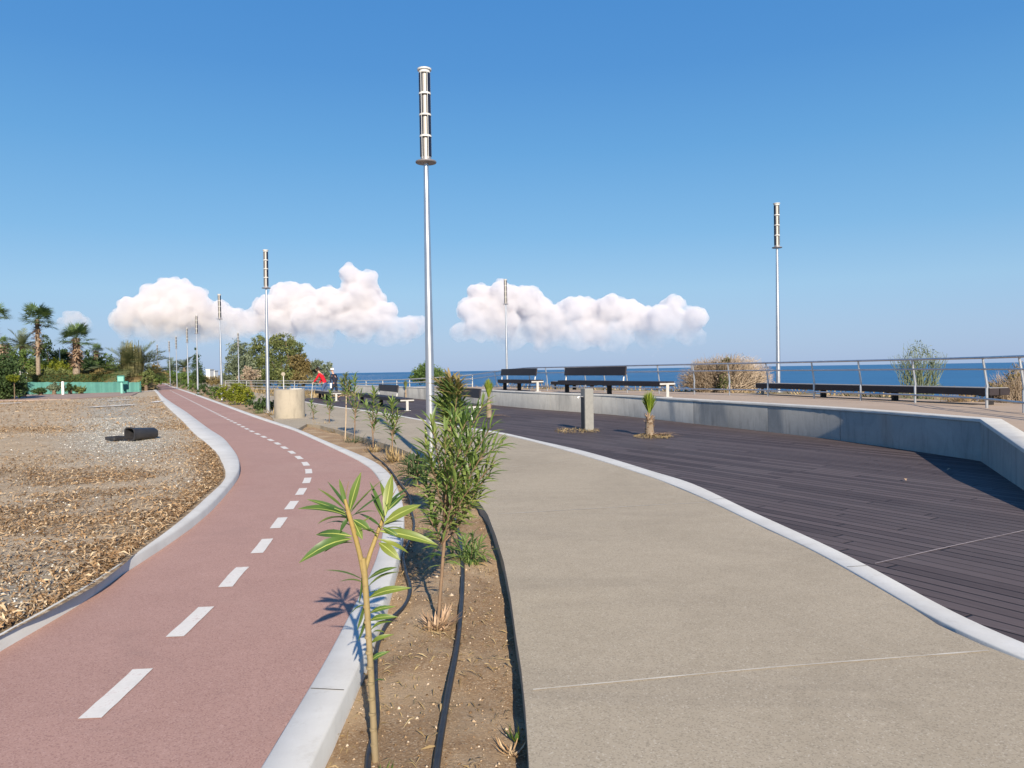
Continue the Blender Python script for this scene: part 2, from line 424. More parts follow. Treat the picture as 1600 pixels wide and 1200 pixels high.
M = {}
M['sidewalk'] = mat_sidewalk(); M['red'] = mat_red(); M['kerb'] = mat_kerb(); M['soil'] = mat_soil()
M['lot'] = mat_lot(); M['sea'] = mat_sea()
U_DECK = Vector((.5, -.866, 0))
M['deck'] = mat_deck(math.atan2(.866, .5))
M['wall_light'] = mat_wall('pale_cast_concrete', (.52, .50, .45), (.42, .40, .36))
M['wall_dark'] = mat_wall('grey_cast_concrete', (.35, .345, .325), (.26, .258, .245))
M['coping'] = simple('coping_concrete', (.60, .585, .54), (.48, .46, .42), 3, .85, .2, 0, .2, 60, 'World')
M['terrace'] = simple('terrace_paving', (.43, .335, .255), (.36, .275, .205), .8, .9, .2, 0, .3, 60, 'World')
M['ground'] = simple('dry_ground', (.33, .26, .17), (.16, .14, .08), .35, .95, .1, 0, .8, 3, 'World', .1)
k_ = NT('road_paint'); v_ = k_.coord('World'); n1_ = k_.noise(v_, 9, 8, .75); n2_ = k_.noise(v_, 60, 4, .8)
c_ = k_.ramp(n1_, [(.3, (.60, .57, .52)), (.7, (.72, .69, .64))])
c_ = k_.mix(k_.math('MULTIPLY', k_.ramp(k_.math('ADD', k_.math('MULTIPLY', n1_, .6), k_.math('MULTIPLY', n2_, .4)), [(.54, 0.), (.62, 1.)]), .55), c_, (.42, .29, .25))
M['paint'] = k_.done(k_.bsdf(c_, .8, .2, 0, k_.bump(n2_, .3, .003)))
M['joint'] = simple('joint_filler', (.66, .62, .54), (.40, .36, .30), 3, .8, .2, 0, 0, 40, 'World')
M['seam'] = simple('seam_strip', (.50, .42, .40), (.20, .16, .16), 2, .6, .4, 0, 0, 40, 'World')
M['steel'] = simple('galvanised_steel', (.62, .63, .65), (.48, .49, .52), 3, .34, .5, .9, .05, 60)
M['rail_steel'] = simple('rail_steel', (.50, .51, .53), (.36, .37, .39), 5, .38, .5, .75, .05, 60)
M['white_metal'] = simple('white_metal', (.56, .565, .56), (.45, .45, .44), 6, .5, .4, 0, 0, 40)
M['rail_far'] = simple('far_rail_paint', (.50, .50, .48), (.40, .40, .39), 3, .5, .4, .2, 0)
M['collar'] = simple('lamp_collar_metal', (.30, .29, .30), (.22, .21, .22), 6, .5, .4, .5, 0)
M['fin'] = simple('navy_fins', (.016, .022, .048), (.012, .016, .034), 8, .35, .5, .2, 0)
M['bench'] = simple('dark_bench_boards', (.032, .024, .026), (.02, .015, .017), 5, .55, .35, 0, .2, 30)
M['lit_top'] = simple('lit_seat_boards', (.30, .29, .275), (.20, .19, .18), 6, .8, .2, 0, .2, 30)  # dark bench boards recoloured pale, as if catching the light
M['bench_end'] = simple('bench_end_paint', (.42, .42, .41), (.33, .33, .32), 7, .6, .3, 0, 0)
M['bench_leg'] = simple('dark_bench_leg', (.03, .028, .03), None, 5, .5, .4, .3, 0)
M['grey_post'] = simple('grey_post_paint', (.235, .235, .225), (.185, .185, .18), 9, .6, .35, .1, .1, 50)
M['dark_panel'] = simple('dark_panel', (.035, .038, .045), None, 9, .5, .4, 0, 0)
M['black_plastic'] = simple('black_plastic', (.018, .018, .022), (.035, .034, .036), 5, .42, .5, 0, .1, 20)
M['hose'] = simple('black_hose', (.014, .014, .017), (.035, .032, .031), 9, .45, .5, 0, .1, 60)
M['drum'] = mat_wall('buff_render', (.335, .295, .235), (.27, .24, .19))
M['teal'] = simple('teal_paint', (.04, .20, .17), (.03, .14, .13), 6, .6, .3, 0, 0)
M['pale_teal'] = simple('pale_teal_paint', (.20, .44, .38), (.16, .36, .32), 6, .6, .3, 0, 0)
M['mesh'] = simple('green_mesh', (.085, .235, .205), (.065, .185, .165), .5, .8, .2, 0, .6, 2, 'World', .1)
M['white'] = simple('white_render', (.74, .73, .70), (.62, .6, .57), 2, .8, .2, 0, .1, 20)
M['bark'] = simple('bark', (.20, .145, .10), (.10, .07, .05), 8, .9, .1, 0, .6, 20)
k_ = NT('yellow_green_stem'); v_ = k_.coord('Object'); sx_ = k_.n('SeparateXYZ'); k_.L(v_, sx_.inputs[0]); n1_ = k_.noise(v_, 16, 6, .7)
c_ = k_.ramp(k_.math('ADD', sx_.outputs['Z'], k_.math('MULTIPLY', k_.math('SUBTRACT', n1_, .5), .3)), [(.0, (.20, .155, .095)), (.45, (.235, .185, .10)), (.75, (.26, .195, .08)), (1., (.285, .205, .065))])
c_ = k_.mix(k_.math('MULTIPLY', k_.ramp(k_.noise(v_, 60, 5, .7), [(.5, 0.), (.7, 1.)]), .45), c_, (.12, .095, .05))
M['stem'] = k_.done(k_.bsdf(c_, .6, .3, 0, k_.bump(n1_, .3, .004)))
M['brown_stem'] = simple('brown_stem', (.23, .155, .10), (.15, .10, .065), 20, .8, .2, 0, .3, 60)
M['pale_stem'] = simple('pale_stem', (.46, .36, .25), (.34, .26, .18), 20, .8, .2, 0, .3, 60)
M['palm_trunk'] = simple('palm_trunk', (.30, .245, .19), (.15, .115, .085), 5, .95, .1, 0, .8, 12)
M['palm_stub'] = foliage('palm_leaf_bases', [(.10, .06, .04), (.25, .16, .105), (.42, .31, .22)], .05, .9, .1)
M['stub_pale'] = foliage('pale_leaf_bases', [(.16, .10, .065), (.38, .26, .17), (.58, .44, .33)], .05, .9, .1)
M['oleander'] = foliage('oleander_leaves', [(.026, .056, .016), (.085, .15, .034), (.175, .235, .06), (.30, .31, .10)], .32, .45, .4, 3)
M['big_leaf'] = foliage('broad_leaves', [(.032, .082, .028), (.075, .145, .032), (.15, .20, .036), (.25, .26, .05)], .32, .42, .4, 4, .4)
M['leaf_vein'] = simple('pale_leaf_vein', (.30, .34, .09), None, 9, .5, .3, 0, 0)
M['dry_tip'] = foliage('faded_flower_heads', [(.10, .09, .03), (.21, .165, .065), (.32, .22, .12)], .2, .6, .2, 6)
M['straw'] = foliage('dry_grass', [(.20, .13, .06), (.36, .26, .13), (.50, .39, .22)], .2, .8, .1, 3)
M['litter'] = foliage('dead_leaves', [(.13, .075, .038), (.28, .17, .085), (.42, .28, .155), (.58, .45, .29)], .05, .85, .12, 2, .15)
M['pebble'] = foliage('pebbles', [(.14, .14, .125), (.30, .30, .275), (.46, .45, .42), (.64, .62, .57)], 0, .9, .15, 2, .15)
M['palm_leaf'] = foliage('palm_fronds', [(0.047, 0.086, 0.033), (0.103, 0.163, 0.056), (0.200, 0.250, 0.100)], .2, .5, .3, .8)
M['date_leaf'] = foliage('date_palm_fronds', [(0.052, 0.075, 0.034), (0.111, 0.137, 0.065), (0.195, 0.208, 0.111)], .18, .55, .25, .5)
M['tied_leaf'] = foliage('tied_palm_leaves', [(.045, .048, .02), (.12, .115, .05), (.23, .21, .11)], .1, .7, .15, .5, .25)
M['dead_frond'] = foliage('dead_fronds', [(.10, .075, .035), (.20, .15, .075), (.30, .22, .12)], .1, .8, .1, .5)
M['tree_olive'] = foliage('olive_green_foliage', [(0.049, 0.071, 0.026), (0.116, 0.140, 0.049), (0.225, 0.235, 0.085)], .15, .7, .15, .35)
M['tree_brown'] = foliage('brownish_foliage', [(0.083, 0.063, 0.027), (0.180, 0.138, 0.057), (0.285, 0.225, 0.105)], .12, .75, .1, .35)
M['tree_grey'] = foliage('grey_green_foliage', [(0.076, 0.097, 0.064), (0.143, 0.176, 0.109), (0.252, 0.277, 0.185)], .15, .7, .15, .35)
M['tree_dark'] = foliage('dark_green_foliage', [(0.017, 0.036, 0.015), (0.042, 0.073, 0.025), (0.084, 0.123, 0.042)], .15, .6, .2, .35)
M['tree_green'] = foliage('green_foliage', [(0.034, 0.068, 0.019), (0.081, 0.135, 0.034), (0.169, 0.223, 0.054)], .2, .6, .2, .4)
M['yellow_shrub'] = foliage('yellow_green_foliage', [(.06, .09, .012), (.16, .185, .018), (.28, .27, .03)], .25, .6, .2, .8)
M['hedge'] = foliage('brown_green_hedge', [(0.042, 0.042, 0.014), (0.090, 0.084, 0.026), (0.132, 0.126, 0.042)], .1, .7, .1, .3)
M['dry_bush'] = foliage('dry_twigs', [(.20, .15, .105), (.37, .29, .215), (.54, .45, .355)], .1, .85, .1, .7)
M['red_cloth'] = simple('red_jacket', (.52, .012, .03), (.40, .01, .02), 9, .8, .2)
M['denim'] = simple('blue_denim', (.065, .105, .20), (.045, .075, .15), 12, .85, .2)
M['navy_cloth'] = simple('dark_navy_cloth', (.022, .025, .045), (.015, .016, .03), 12, .85, .2)
M['skin'] = simple('skin', (.50, .30, .22), (.44, .25, .18), 12, .6, .3, 0, 0)
M['hair'] = simple('dark_hair', (.02, .014, .01), None, 12, .6, .3)
M['white_cloth'] = simple('white_cloth', (.78, .78, .78), (.7, .7, .7), 12, .8, .2)

# ================================================================== SETTING
def offset_z(P, z): return [Vector((p.x, p.y, z)) for p in P]
# --- measured lines on the ground (picture pixels -> metres on the plane z)
kin = pl([(0,1015),(50,985),(100,953),(133,930),(190,899),(250,860),(300,825),(332,797),(360,765),(372,748),(375,737),(372,720),(361,703),(349,689),(331,677),(310,661),(292,647),(272,633.5),(257,622.5),(247.5,613),(240,606.5),(229,602.5),(212,600)])
kout = pl([(0,990),(50,966),(90,943),(135,920),(157,897+9),(212,862),(255,832),(295,800),(325,772),(345,755),(352,742),(346,724),(337,707),(323,693.5),(304,678.5),(286,659),(269.5,644),(254.5,629),(244,614),(236,606.8),(225,603),(206,600.3)], .09)
d0 = (kin[0] - kin[1]).normalized()
kin = [kin[0] + d0 * 4 + Vector((.6, 0, 0)), kin[0] + d0 * 1.5 + Vector((.1, 0, 0))] + kin
kout = [kout[0] + d0 * 4 + Vector((.6, 0, 0)), kout[0] + d0 * 1.5 + Vector((.1, 0, 0))] + kout
rin = pl([(408,1200),(442,1142),(483,1079),(512,1029),(537,979),(554,946),(572,912),(587,878),(597,840),(601,803),(599,768),(594,752),(580,733),(560,720),(535,707.5),(500,691),(460,673),(430,663),(400,653),(370,642),(340,630.5),(300,615.7),(270,605.3),(256,599.7),(243,597.6),(222,596.2)])
rout = pl([(482,1200),(500,1165),(525,1117),(547,1070),(562,1040),(602,935),(616,890),(626,850),(632,815),(631,790),(625,772),(617,751),(605,735),(585,720.5),(550,705),(510,689),(465,670),(436,660.5),(405,650.3),(374,639.5),(343,628.3),(302,614),(271.5,604.3),(257,599),(243.5,597.2),(222,595.9)], .02)
d0 = (rin[0] - rin[1]).normalized()
rin = [rin[0] + d0 * 5, rin[0] + d0 * 1.5] + rin; rout = [rout[0] + d0 * 5, rout[0] + d0 * 1.5] + rout
swl = pl([(827,1200),(821,1108),(814.6,1046),(806,992),(798,933),(787.5,879),(775,837.5),(762,804),(746,781),(725,760),(700,742),(660,716),(623,700),(595,691.5),(565,683),(530,672.5),(500,664.5),(480,662)])
d0 = (swl[0] - swl[1]).normalized(); swl = [swl[0] + d0 * 5] + swl
swr = pl([(1593,1030),(1533,1007),(1467,977),(1400,933),(1340,900),(1277,863),(1200,828),(1143,800),(1102,780),(1030,750),(970,730),(905,710),(840,692),(784,678.5),(712,667),(663,658),(600,646.5),(525,636),(472,627.5),(430,619.5),(400,613.5),(365,607.5)])
kdk = pl([(1600,1008),(1583,1002),(1500,963),(1433,925),(1367,888),(1300,855),(1200,810),(1177,800),(1130,777),(1070,750),(1032,740),(975,722),(905,702.5),(840,688),(784,675.5),(712,664.7),(663,656),(600,645),(525,634.8),(472,626.5)], .015)
d0 = (swr[0] - swr[1]).normalized(); swr = [swr[0] + d0 * 6, swr[0] + d0 * 2] + swr
d0 = (kdk[0] - kdk[1]).normalized(); kdk = [kdk[0] + d0 * 6, kdk[0] + d0 * 2] + kdk
cl = pl([(140,1122),(216,1052),(262,1005),(313,957),(345,925),(370,895),(395,871),(412,850),(432,822),(453,793),(470,769),(480,750),(482.5,737),(477,724),(466,714),(455,706),(442,698),(430,691),(409,681),(389.5,672),(374.5,664),(361,657.5),(346,650),(322,638),(295,624.5),(265,609.5)], .004)
wallb = pl([(1532,721),(1420,704),(1300,687),(1200,675),(1100,664),(960,648.5),(840,639.5),(770,633),(700,627),(620,621),(585,618.3)])
TZ = .62                                                         # terrace level

def strip_mesh(name, A, B, zA, zB, mat, n=None, skirt=None, cross=1):
    """a sheet between two lines (fitted to the same number of points)"""
    n = n or 220
    def fit(P):
        Q = resample(P, .12); d = [0]
        for i in range(1, len(Q)): d.append(d[-1] + (Q[i] - Q[i-1]).length)
        return Q, d
    QA, _ = fit(A)
    QB, _ = fit(B)
    # pair points by nearest neighbour so that bends keep square ends
    step = max(1, len(QA) // n); QA = QA[::step] + [QA[-1]]
    pb = np.array([(p.x, p.y) for p in QB]); j = 0; PB = []
    for p in QA:
        d = np.hypot(pb[j:, 0] - p.x, pb[j:, 1] - p.y)
        w = min(len(d), 260)
        j = j + int(np.argmin(d[:w])); PB.append(QB[j])
    mb = MB()
    mb.strip(offset_z(QA, zA), offset_z(PB, zB))
    if skirt is not None:
        mb.strip(offset_z(QA, skirt), offset_z(QA, zA)); mb.strip(offset_z(PB, zB), offset_z(PB, skirt))
    return mb, QA, PB
def fix_up(o):
    bm = bmesh.new(); bm.from_mesh(o.data); bmesh.ops.remove_doubles(bm, verts=bm.verts, dist=1e-5)
    bmesh.ops.recalc_face_normals(bm, faces=bm.faces)
    up = sum(f.normal.z * f.calc_area() for f in bm.faces)
    if up < 0: bmesh.ops.reverse_faces(bm, faces=bm.faces)
    bm.to_mesh(o.data); bm.free(); return o
def struct(o): return tag(o, kind='structure')

# coast line (plan) and the ground sheet, falling to the sea
coast = [Vector(p) for p in ((15,-60,0),(14.5,5,0),(14.6,14,0),(14.2,20,0),(12.6,26,0),(9.5,32,0),(5,38.5,0),(0,46,0),(-7,56,0),(-18,70,0),(-31,92,0),(-44,128,0),(-66,190,0),(-150,420,0),(-420,1200,0),(-1500,4200,0),(-6000,16000,0))]
cx = np.array([(p.x, p.y) for p in coast])
def sdist(x, y, L):
    """signed distance to an open line: positive on its right-hand (sea) side"""
    best = np.full(x.shape, 1e9); sg = np.ones(x.shape)
    for (ax, ay), (bx, by) in zip(L[:-1], L[1:]):
        dx, dy = bx - ax, by - ay
        t = np.clip(((x - ax) * dx + (y - ay) * dy) / (dx * dx + dy * dy), 0, 1)
        qx, qy = ax + t * dx - x, ay + t * dy - y
        d = np.hypot(qx, qy); s = np.sign(dx * (y - ay) - dy * (x - ax))
        k = d < best - 1e-9; best = np.where(k, d, best); sg = np.where(k, -s, sg)
    return best * sg
def axis(lo, hi, near, step):
    v = list(np.arange(-near, near + step, step)); s = step
    a = near
    while a < hi: s *= 1.12; a += s; v.append(a)
    a = near; s = step
    while a < -lo: s *= 1.12; a += s; v.insert(0, -a)
    return np.array(v)
gx = axis(-9000, 60, 36, 1.0); gx = gx[gx < 60]
gy = axis(-80, 16000, 60, 1.0)
X, Y = np.meshgrid(gx, gy)
D = sdist(X, Y, cx)
bank = np.clip((D + 5.5) / 2.0, 0, 1) * np.clip((62 - Y) / 16, 0, 1)
Z = -.14 + bank * .62
rough = np.array([[noise.fractal(Vector((a * .5, b * .5, 0)), 1, 2, 4) for a in gx] for b in gy])
Z = np.where(D > -4.2, Z + rough * .10 * (D > -4.2), Z)
fall = np.clip(D / 14, 0, 1); Z = Z * (1 - fall) + (-10) * fall + rough * .5 * (fall > 0)
nx, ny = len(gx), len(gy)
me = bpy.data.meshes.new('ground')
V = np.stack([X, Y, Z], -1).reshape(-1, 3)
idx = np.arange(nx * ny).reshape(ny, nx)
q = np.stack([idx[:-1, :-1], idx[:-1, 1:], idx[1:, 1:], idx[1:, :-1]], -1).reshape(-1, 4)
me.from_pydata(V.tolist(), [], q.tolist()); me.materials.append(M['ground'])
me.polygons.foreach_set('use_smooth', [True] * len(me.polygons)); me.update()
struct(link(bpy.data.objects.new('ground', me)))
mb = MB(); mb.add([(-60000, -3000, -6.3), (60000, -3000, -6.3), (60000, 90000, -6.3), (-60000, 90000, -6.3)], [(0, 1, 2, 3)])
struct(mb.build('sea', M['sea']))

# red bicycle path, kerbs, sidewalk, deck
mb, QA, PB = strip_mesh('bicycle_path', kin, rin, 0, 0, M['red'])
mb2 = MB(); mb2.prism([(p.x, p.y) for p in kin] + [(p.x, p.y) for p in reversed(rin)], -.1, 0)
struct(mb2.build('bicycle_path', M['red']))
def smooth_line(P, it=14):
    for _ in range(it): P = [P[0]] + [(P[i-1] + P[i] * 2 + P[i+1]) / 4 for i in range(1, len(P) - 1)] + [P[-1]]
    return P
def kerb_strip(name, A, B, zA, zB, bev=.015):
    QA = smooth_line(resample(A, .15)); QB = smooth_line(resample(B, .15)); pb = np.array([(p.x, p.y) for p in QB]); j = 0; P2 = []
    for p in QA:
        d = np.hypot(pb[j:j+80, 0] - p.x, pb[j:j+80, 1] - p.y); j += int(np.argmin(d)); P2.append(QB[j])
    # light smoothing of the partner line
    for _ in range(2):
        P2 = [P2[0]] + [(P2[i-1] + P2[i] * 2 + P2[i+1]) / 4 for i in range(1, len(P2) - 1)] + [P2[-1]]
    rows = [[], [], [], [], [], []]
    for a, b in zip(QA, P2):
        w = (b - a); w.z = 0; L = max(w.length, .05); w = w / max(w.length, 1e-6); bv = min(bev, L * .3)
        rows[0].append(Vector((a.x, a.y, -.22))); rows[1].append(Vector((a.x, a.y, zA - bv)))
        rows[2].append(Vector((a.x, a.y, 0)) + w * bv + Vector((0, 0, zA))); rows[3].append(Vector((b.x, b.y, 0)) - w * bv + Vector((0, 0, zB)))
        rows[4].append(Vector((b.x, b.y, zB - bv))); rows[5].append(Vector((b.x, b.y, -.22)))
    mb = MB()
    for r0, r1 in zip(rows[:-1], rows[1:]): mb.strip(r0, r1)
    o = mb.build(name, M['kerb']); fix_up(o); smooth_angle(o, 50); return struct(o)
kerb_strip('kerb', kin, kout, .085, .09, .02)
kerb_strip('kerb', rin, rout, .015, .02, .012)
kerb_strip('kerb', swr[:-3], kdk, .012, .015, .008)
far_sw = pl([(345,604.5),(300,598.4)])
bed_right = pl([(430,660.2),(425,652),(405,637),(380,621),(350,610),(318,602.8),(290,598.8)])
near_l = [(p.x, p.y) for p in swl]
apron = [(p.x, p.y) for p in pl([(466,669.8)])]
poly = near_l + apron + [(p.x, p.y) for p in bed_right] + [(p.x, p.y) for p in far_sw[::-1]] + [(p.x, p.y) for p in reversed(swr)]
swm = MB().prism(poly, -.2, 0.0)
struct(swm.build('sidewalk', M['sidewalk']))
# expansion joints of the sidewalk
for pts in ([(833,1077),(1000,1061.5),(1200,1043),(1545,1016)], [(778,803),(900,796),(1020,789),(1112,784.5)], [(772,733),(850,723.5),(905,716)]):
    P = pl(pts, .004); mb = MB()
    P = resample(P, .08); L = []
    for i, p in enumerate(P):
        wv = .006 + .004 * noise.noise(p * 6); L.append((p + Vector((0, -wv, 0)), p + Vector((0, wv, 0))))
    mb.strip([a for a, b in L], [b for a, b in L]); struct(fix_up(mb.build('expansion_joint', M['joint'])))
M['joint_dark'] = simple('kerb_joint_gap', (.10, .095, .085), None, 5, .9, .1, 0, 0)
def kerb_joints(A, B, zA, zB, every):
    QA = smooth_line(resample(A, .15)); QB = smooth_line(resample(B, .15)); mb = MB(); pb = np.array([(p.x, p.y) for p in QB])
    for i in range(12, len(QA) - 20, int(every / .15)):
        p = QA[i]; j = int(np.argmin(np.hypot(pb[:, 0] - p.x, pb[:, 1] - p.y))); q = QB[j]; w = q - p; w.z = 0; t = Vector((-w.y, w.x, 0)).normalized() * .004
        a = Vector((p.x, p.y, zA + .0015)) + w * .08; b = Vector((q.x, q.y, zB + .0015)) - w * .08; mb.strip([a - t, b - t], [a + t, b + t])
    struct(fix_up(mb.build('kerb_joint', M['joint_dark'])))
kerb_joints(kin, kout, .085, .09, 4.0); kerb_joints(rin, rout, .015, .02, 4.0); kerb_joints(swr[:-3], kdk, .012, .015, 3.0)
# dashes of the centre line
Q = resample(cl, .02); per, ln, hw = 1.03, .57, .05
mb = MB(); k = 0; nq = len(Q); phase = 0
while True:
    i0 = int(round(k * per / .02)); i1 = i0 + int(ln / .02)
    if i1 >= nq: break
    A = []; B = []
    for i in range(i0, i1 + 1, 4):
        p = Q[i]; t = (Q[min(i + 2, nq - 1)] - Q[max(i - 2, 0)]).normalized(); s = Vector((-t.y, t.x, 0))
        sk = 0.0
        e = hw * (1 + .07 * noise.noise(p * 9))
        A.append(p + s * e); B.append(p - s * e)
    mb.strip(A, B); k += 1
struct(fix_up(mb.build('lane_marking', M['paint'])))
# deck
corner = wallb[0]
deck_poly = [(p.x, p.y) for p in kdk] + [(p.x, p.y) for p in pl([(478,622.5),(530,619.5)])] + [(p.x, p.y) for p in reversed(wallb)]
near_wall = [at(1600, 767), Vector((5.1, 6.4, 0)), Vector((3.8, 2.0, 0)), Vector((3.2, -3.0, 0))]
deck_poly += [(p.x, p.y) for p in near_wall]
struct(MB().prism(deck_poly, -.2, .005).build('wooden_deck', M['deck']))
P = resample(pl([(1367,880),(1480,854.5),(1600,828.5)], .009), .1); mb = MB()
mb.strip([p + Vector((0, -.006, 0)) for p in P], [p + Vector((0, .006, 0)) for p in P]); struct(fix_up(mb.build('deck_seam', M['seam'])))

# ------------------------------------------------------------------ retaining wall: panels + coping
def wall_top(px, py_top): return at(px, py_top, TZ + .03)
wall = empty('retaining_wall', wallb[0], 'low grey cast concrete wall with pale coping between the dark deck and the terrace', 'wall')
WL = [Vector((p.x, p.y, 0)) for p in wallb]
far_end = WL[-1] + (WL[-1] - WL[-2]).normalized() * 5
WL = WL + [far_end]
NW = [Vector((p.x, p.y, 0)) for p in near_wall]
ztop_near = [TZ + .02, .50, .30, .12, .10]
def side(P, i):
    t = (P[min(i + 1, len(P) - 1)] - P[max(i - 1, 0)]).normalized(); return Vector((t.y, -t.x, 0))
def wall_run(name, P, z0, z1, th, mat, out=0.0, b=0.012):
    """a wall run: P on its visible foot; thickness goes to the right of the walking direction"""
    mb = MB(); rows = [[] for _ in range(6)]
    for i, p in enumerate(P):
        s = side(P, i); zt = z1[i] if isinstance(z1, list) else z1; zb = z0[i] if isinstance(z0, list) else z0
        f = p - s * out
        rows[0].append(f + Vector((0, 0, zb))); rows[1].append(f + Vector((0, 0, zt - b))); rows[2].append(f + s * b + Vector((0, 0, zt)))
        rows[3].append(f + s * (th - b) + Vector((0, 0, zt))); rows[4].append(f + s * th + Vector((0, 0, zt - b))); rows[5].append(f + s * th + Vector((0, 0, zb)))
    for r0, r1 in zip(rows[:-1], rows[1:]): mb.strip(r0, r1)
    n = len(P); a = [rows[k][0] for k in range(6)]; c = [rows[k][-1] for k in range(6)]
    mb.add(a, [tuple(range(6))]); mb.add(c, [tuple(range(6))]); mb.strip(rows[5], rows[0])
    mb.v = [tuple(Vector(v) - wall.location) for v in mb.v]
    o = mb.build(name, mat, wall); fix_up(o); smooth_angle(o, 45); return o
joints = [1532, 1317, 1201, 1085, 965, 860, 770, 690, 620, 570]
fine = resample(WL, .1)
def px_of(p):
    v = p - Vector((0, 0, H)); return 800 + FPX * v.dot(R_) / v.dot(F_)
def py_of(p):
    v = p - Vector((0, 0, H)); return 600 - FPX * v.dot(U_) / v.dot(F_)
pxs = [px_of(p) for p in fine]
jb = joints + [-1e9]
for k in range(len(jb) - 1):
    seg = [p for p, x in zip(fine, pxs) if jb[k] >= x > jb[k + 1]]
    if k == 0: seg = [fine[0]] + seg
    if len(seg) < 2: continue
    # start each panel where the last one ended, leaving a 12 mm joint
    nxt = [p for p, x in zip(fine, pxs) if x <= jb[k + 1]][:1]
    if nxt: seg = seg + [nxt[0] - (nxt[0] - seg[-1]).normalized() * .012]
    seg = seg[::3] + [seg[-1]] if len(seg) > 4 else seg
    wall_run('panel', seg, -.1, TZ - .02, .22, M['wall_dark'] if jb[k] > 1090 else M['wall_light'])
seg = [NW[0]]
nw_line = [WL[0] * 0 + Vector((WL[0].x, WL[0].y, 0))] + NW
nwp = list(reversed(nw_line)); nwz = list(reversed(ztop_near))
wall_run('panel', nwp, -.1, [z - .02 for z in nwz], .22, M['wall_dark'])
cop = list(reversed(nw_line))[:-1] + [WL[0]] + fine[3::4]
copz = nwz[:-1] + [TZ + .03] + [TZ + .03] * len(fine[3::4])
wall_run('coping', cop, [z - .019 - .03 for z in copz], copz, .30, M['coping'], .012, .01)

# ------------------------------------------------------------------ terrace behind the wall, railing line on it
# every point: where the post's foot stands
rail_px = [(1600,649),(1542,641),(1430,632.5),(1345,628.5),(1272,625),(1200,621.5),(1140,619.7),(1085,618.3),(1030,616.8),(980,615.5),(945,614.5),(915,613.8),(885,613),(855,612.2),(828,611.5)]
RL = [at(x, y, TZ - .04) for x, y in rail_px]
def cont(px, pyt, Y):                                        # further posts, from their tops
    p = at_d(px, pyt, Y); return p - Vector((0, 0, 1.02))
RL += [cont(*q) for q in ((775,580.4,40),(738,585.8,42.5),(700,588.8,45),(668,591,47.5),(640,592.6,50),(620,593.4,52.5),(598,594,55),(572,594.6,58),(540,595,62),(505,595.2,66),(460,595.2,70),(420,595.1,74),(385,595,77),(352,595,80))]
d0 = Vector((-.35, -2.6, -.02))
RL = [RL[0] + d0 * 1.8 - Vector((.2, 0, .1)), RL[0] + d0] + RL
outer = []
for i, p in enumerate(RL[:20]):
    s = side([Vector((q.x, q.y, 0)) for q in RL], i); outer.append(p + s * 1.6)
tw = [p for p in cop if True]
tpoly = [(p.x, p.y) for p in offset_z(cop[3:], 0)]
sidev = .2
inn = []
for i, p in enumerate(cop): inn.append(Vector((p.x, p.y, 0)) + side(cop, i) * .29)
inn = [p for p in inn if p.y < 45]
tp = inn + [Vector((q.x, q.y, 0)) for q in reversed(outer[:17])] 
tz = []
for p in tp:
    tz.append(TZ if p.y > 9.5 else max(.1, TZ - (9.5 - p.y) * .14))
# terrace as a sheet with thickness
o = MB().prism([(p.x, p.y) for p in tp], -.2, tz).build('terrace', M['terrace']); struct(o)
# ramp from the terrace down to the far ground
ri = [Vector((p.x, p.y, 0)) for p in (inn[-1], WL[-1])]
ramp_o = [Vector((q.x, q.y, 0)) for q in RL[16:23]]
rp = [inn[-1]] + [Vector((w.x, w.y, 0)) + Vector((.3, .1, 0)) for w in fine[::40] if w.y > inn[-1].y + 1] + [Vector((q.x + .6, q.y + .3, 0)) for q in reversed(RL[16:23])]
rz_ = [TZ - .005 if p.y < 46 else max(-.05, TZ - .005 - (p.y - 46) * .045) for p in rp]
struct(MB().prism([(p.x, p.y) for p in rp], -.3, rz_).build('terrace_ramp', M['terrace']))

rail = empty('railing', RL[8], 'long tubular steel railing with canted posts and three rails along the seaward edge', 'railing')
off = rail.location
for i, p in enumerate(RL):
    s = side([Vector((q.x, q.y, 0)) for q in RL], i); big = i < 18
    b = p - off; mb = MB()
    if big: # flat posts, lower half upright, upper half canted outwards
        mb.tube([b, b + Vector((0, 0, .42)) , b + Vector((0, 0, .46)) + s * .012, b - s * .07 + Vector((0, 0, 1.0))], [.026, .026, .026, .022], 8)
        mb.box(b + Vector((0, 0, .006)), (.14, .14, .012), 0, .003)
        post = mb.build('post', M['rail_steel'], rail)
    else:
        mb.tube([b, b + Vector((0, 0, 1.0))], .03, 6); post = mb.build('post', M['rail_far'], rail)
    smooth_angle(post, 40)
for h, r, so_ in ((1.02, .024, -.07), (.80, .019, -.075), (.22, .021, -.03), (.5, .02, 0)):
    for part, mt in ((RL[:19], 'rail_steel'), (RL[18:], 'rail_far')):
        if h == .5 and mt == 'rail_steel': continue
        pts = []
        for i, p in enumerate(part):
            s = side([Vector((q.x, q.y, 0)) for q in part], i); pts.append(p + s * so_ * (1 if mt == 'rail_steel' or i == 0 else 0) + Vector((0, 0, h)) - off)
        o = MB().tube(resample(pts, .5), r if mt == 'rail_steel' else .032, 8).build('rail', M[mt], rail); smooth_angle(o)

# ------------------------------------------------------------------ planting bed (soil) and the dry lot
def fbm(x, y, s, o=4): return noise.fractal(Vector((x * s, y * s, 3.1)), .9, 2.1, o)
bedA = resample(rout, .12); 
bedB = swl
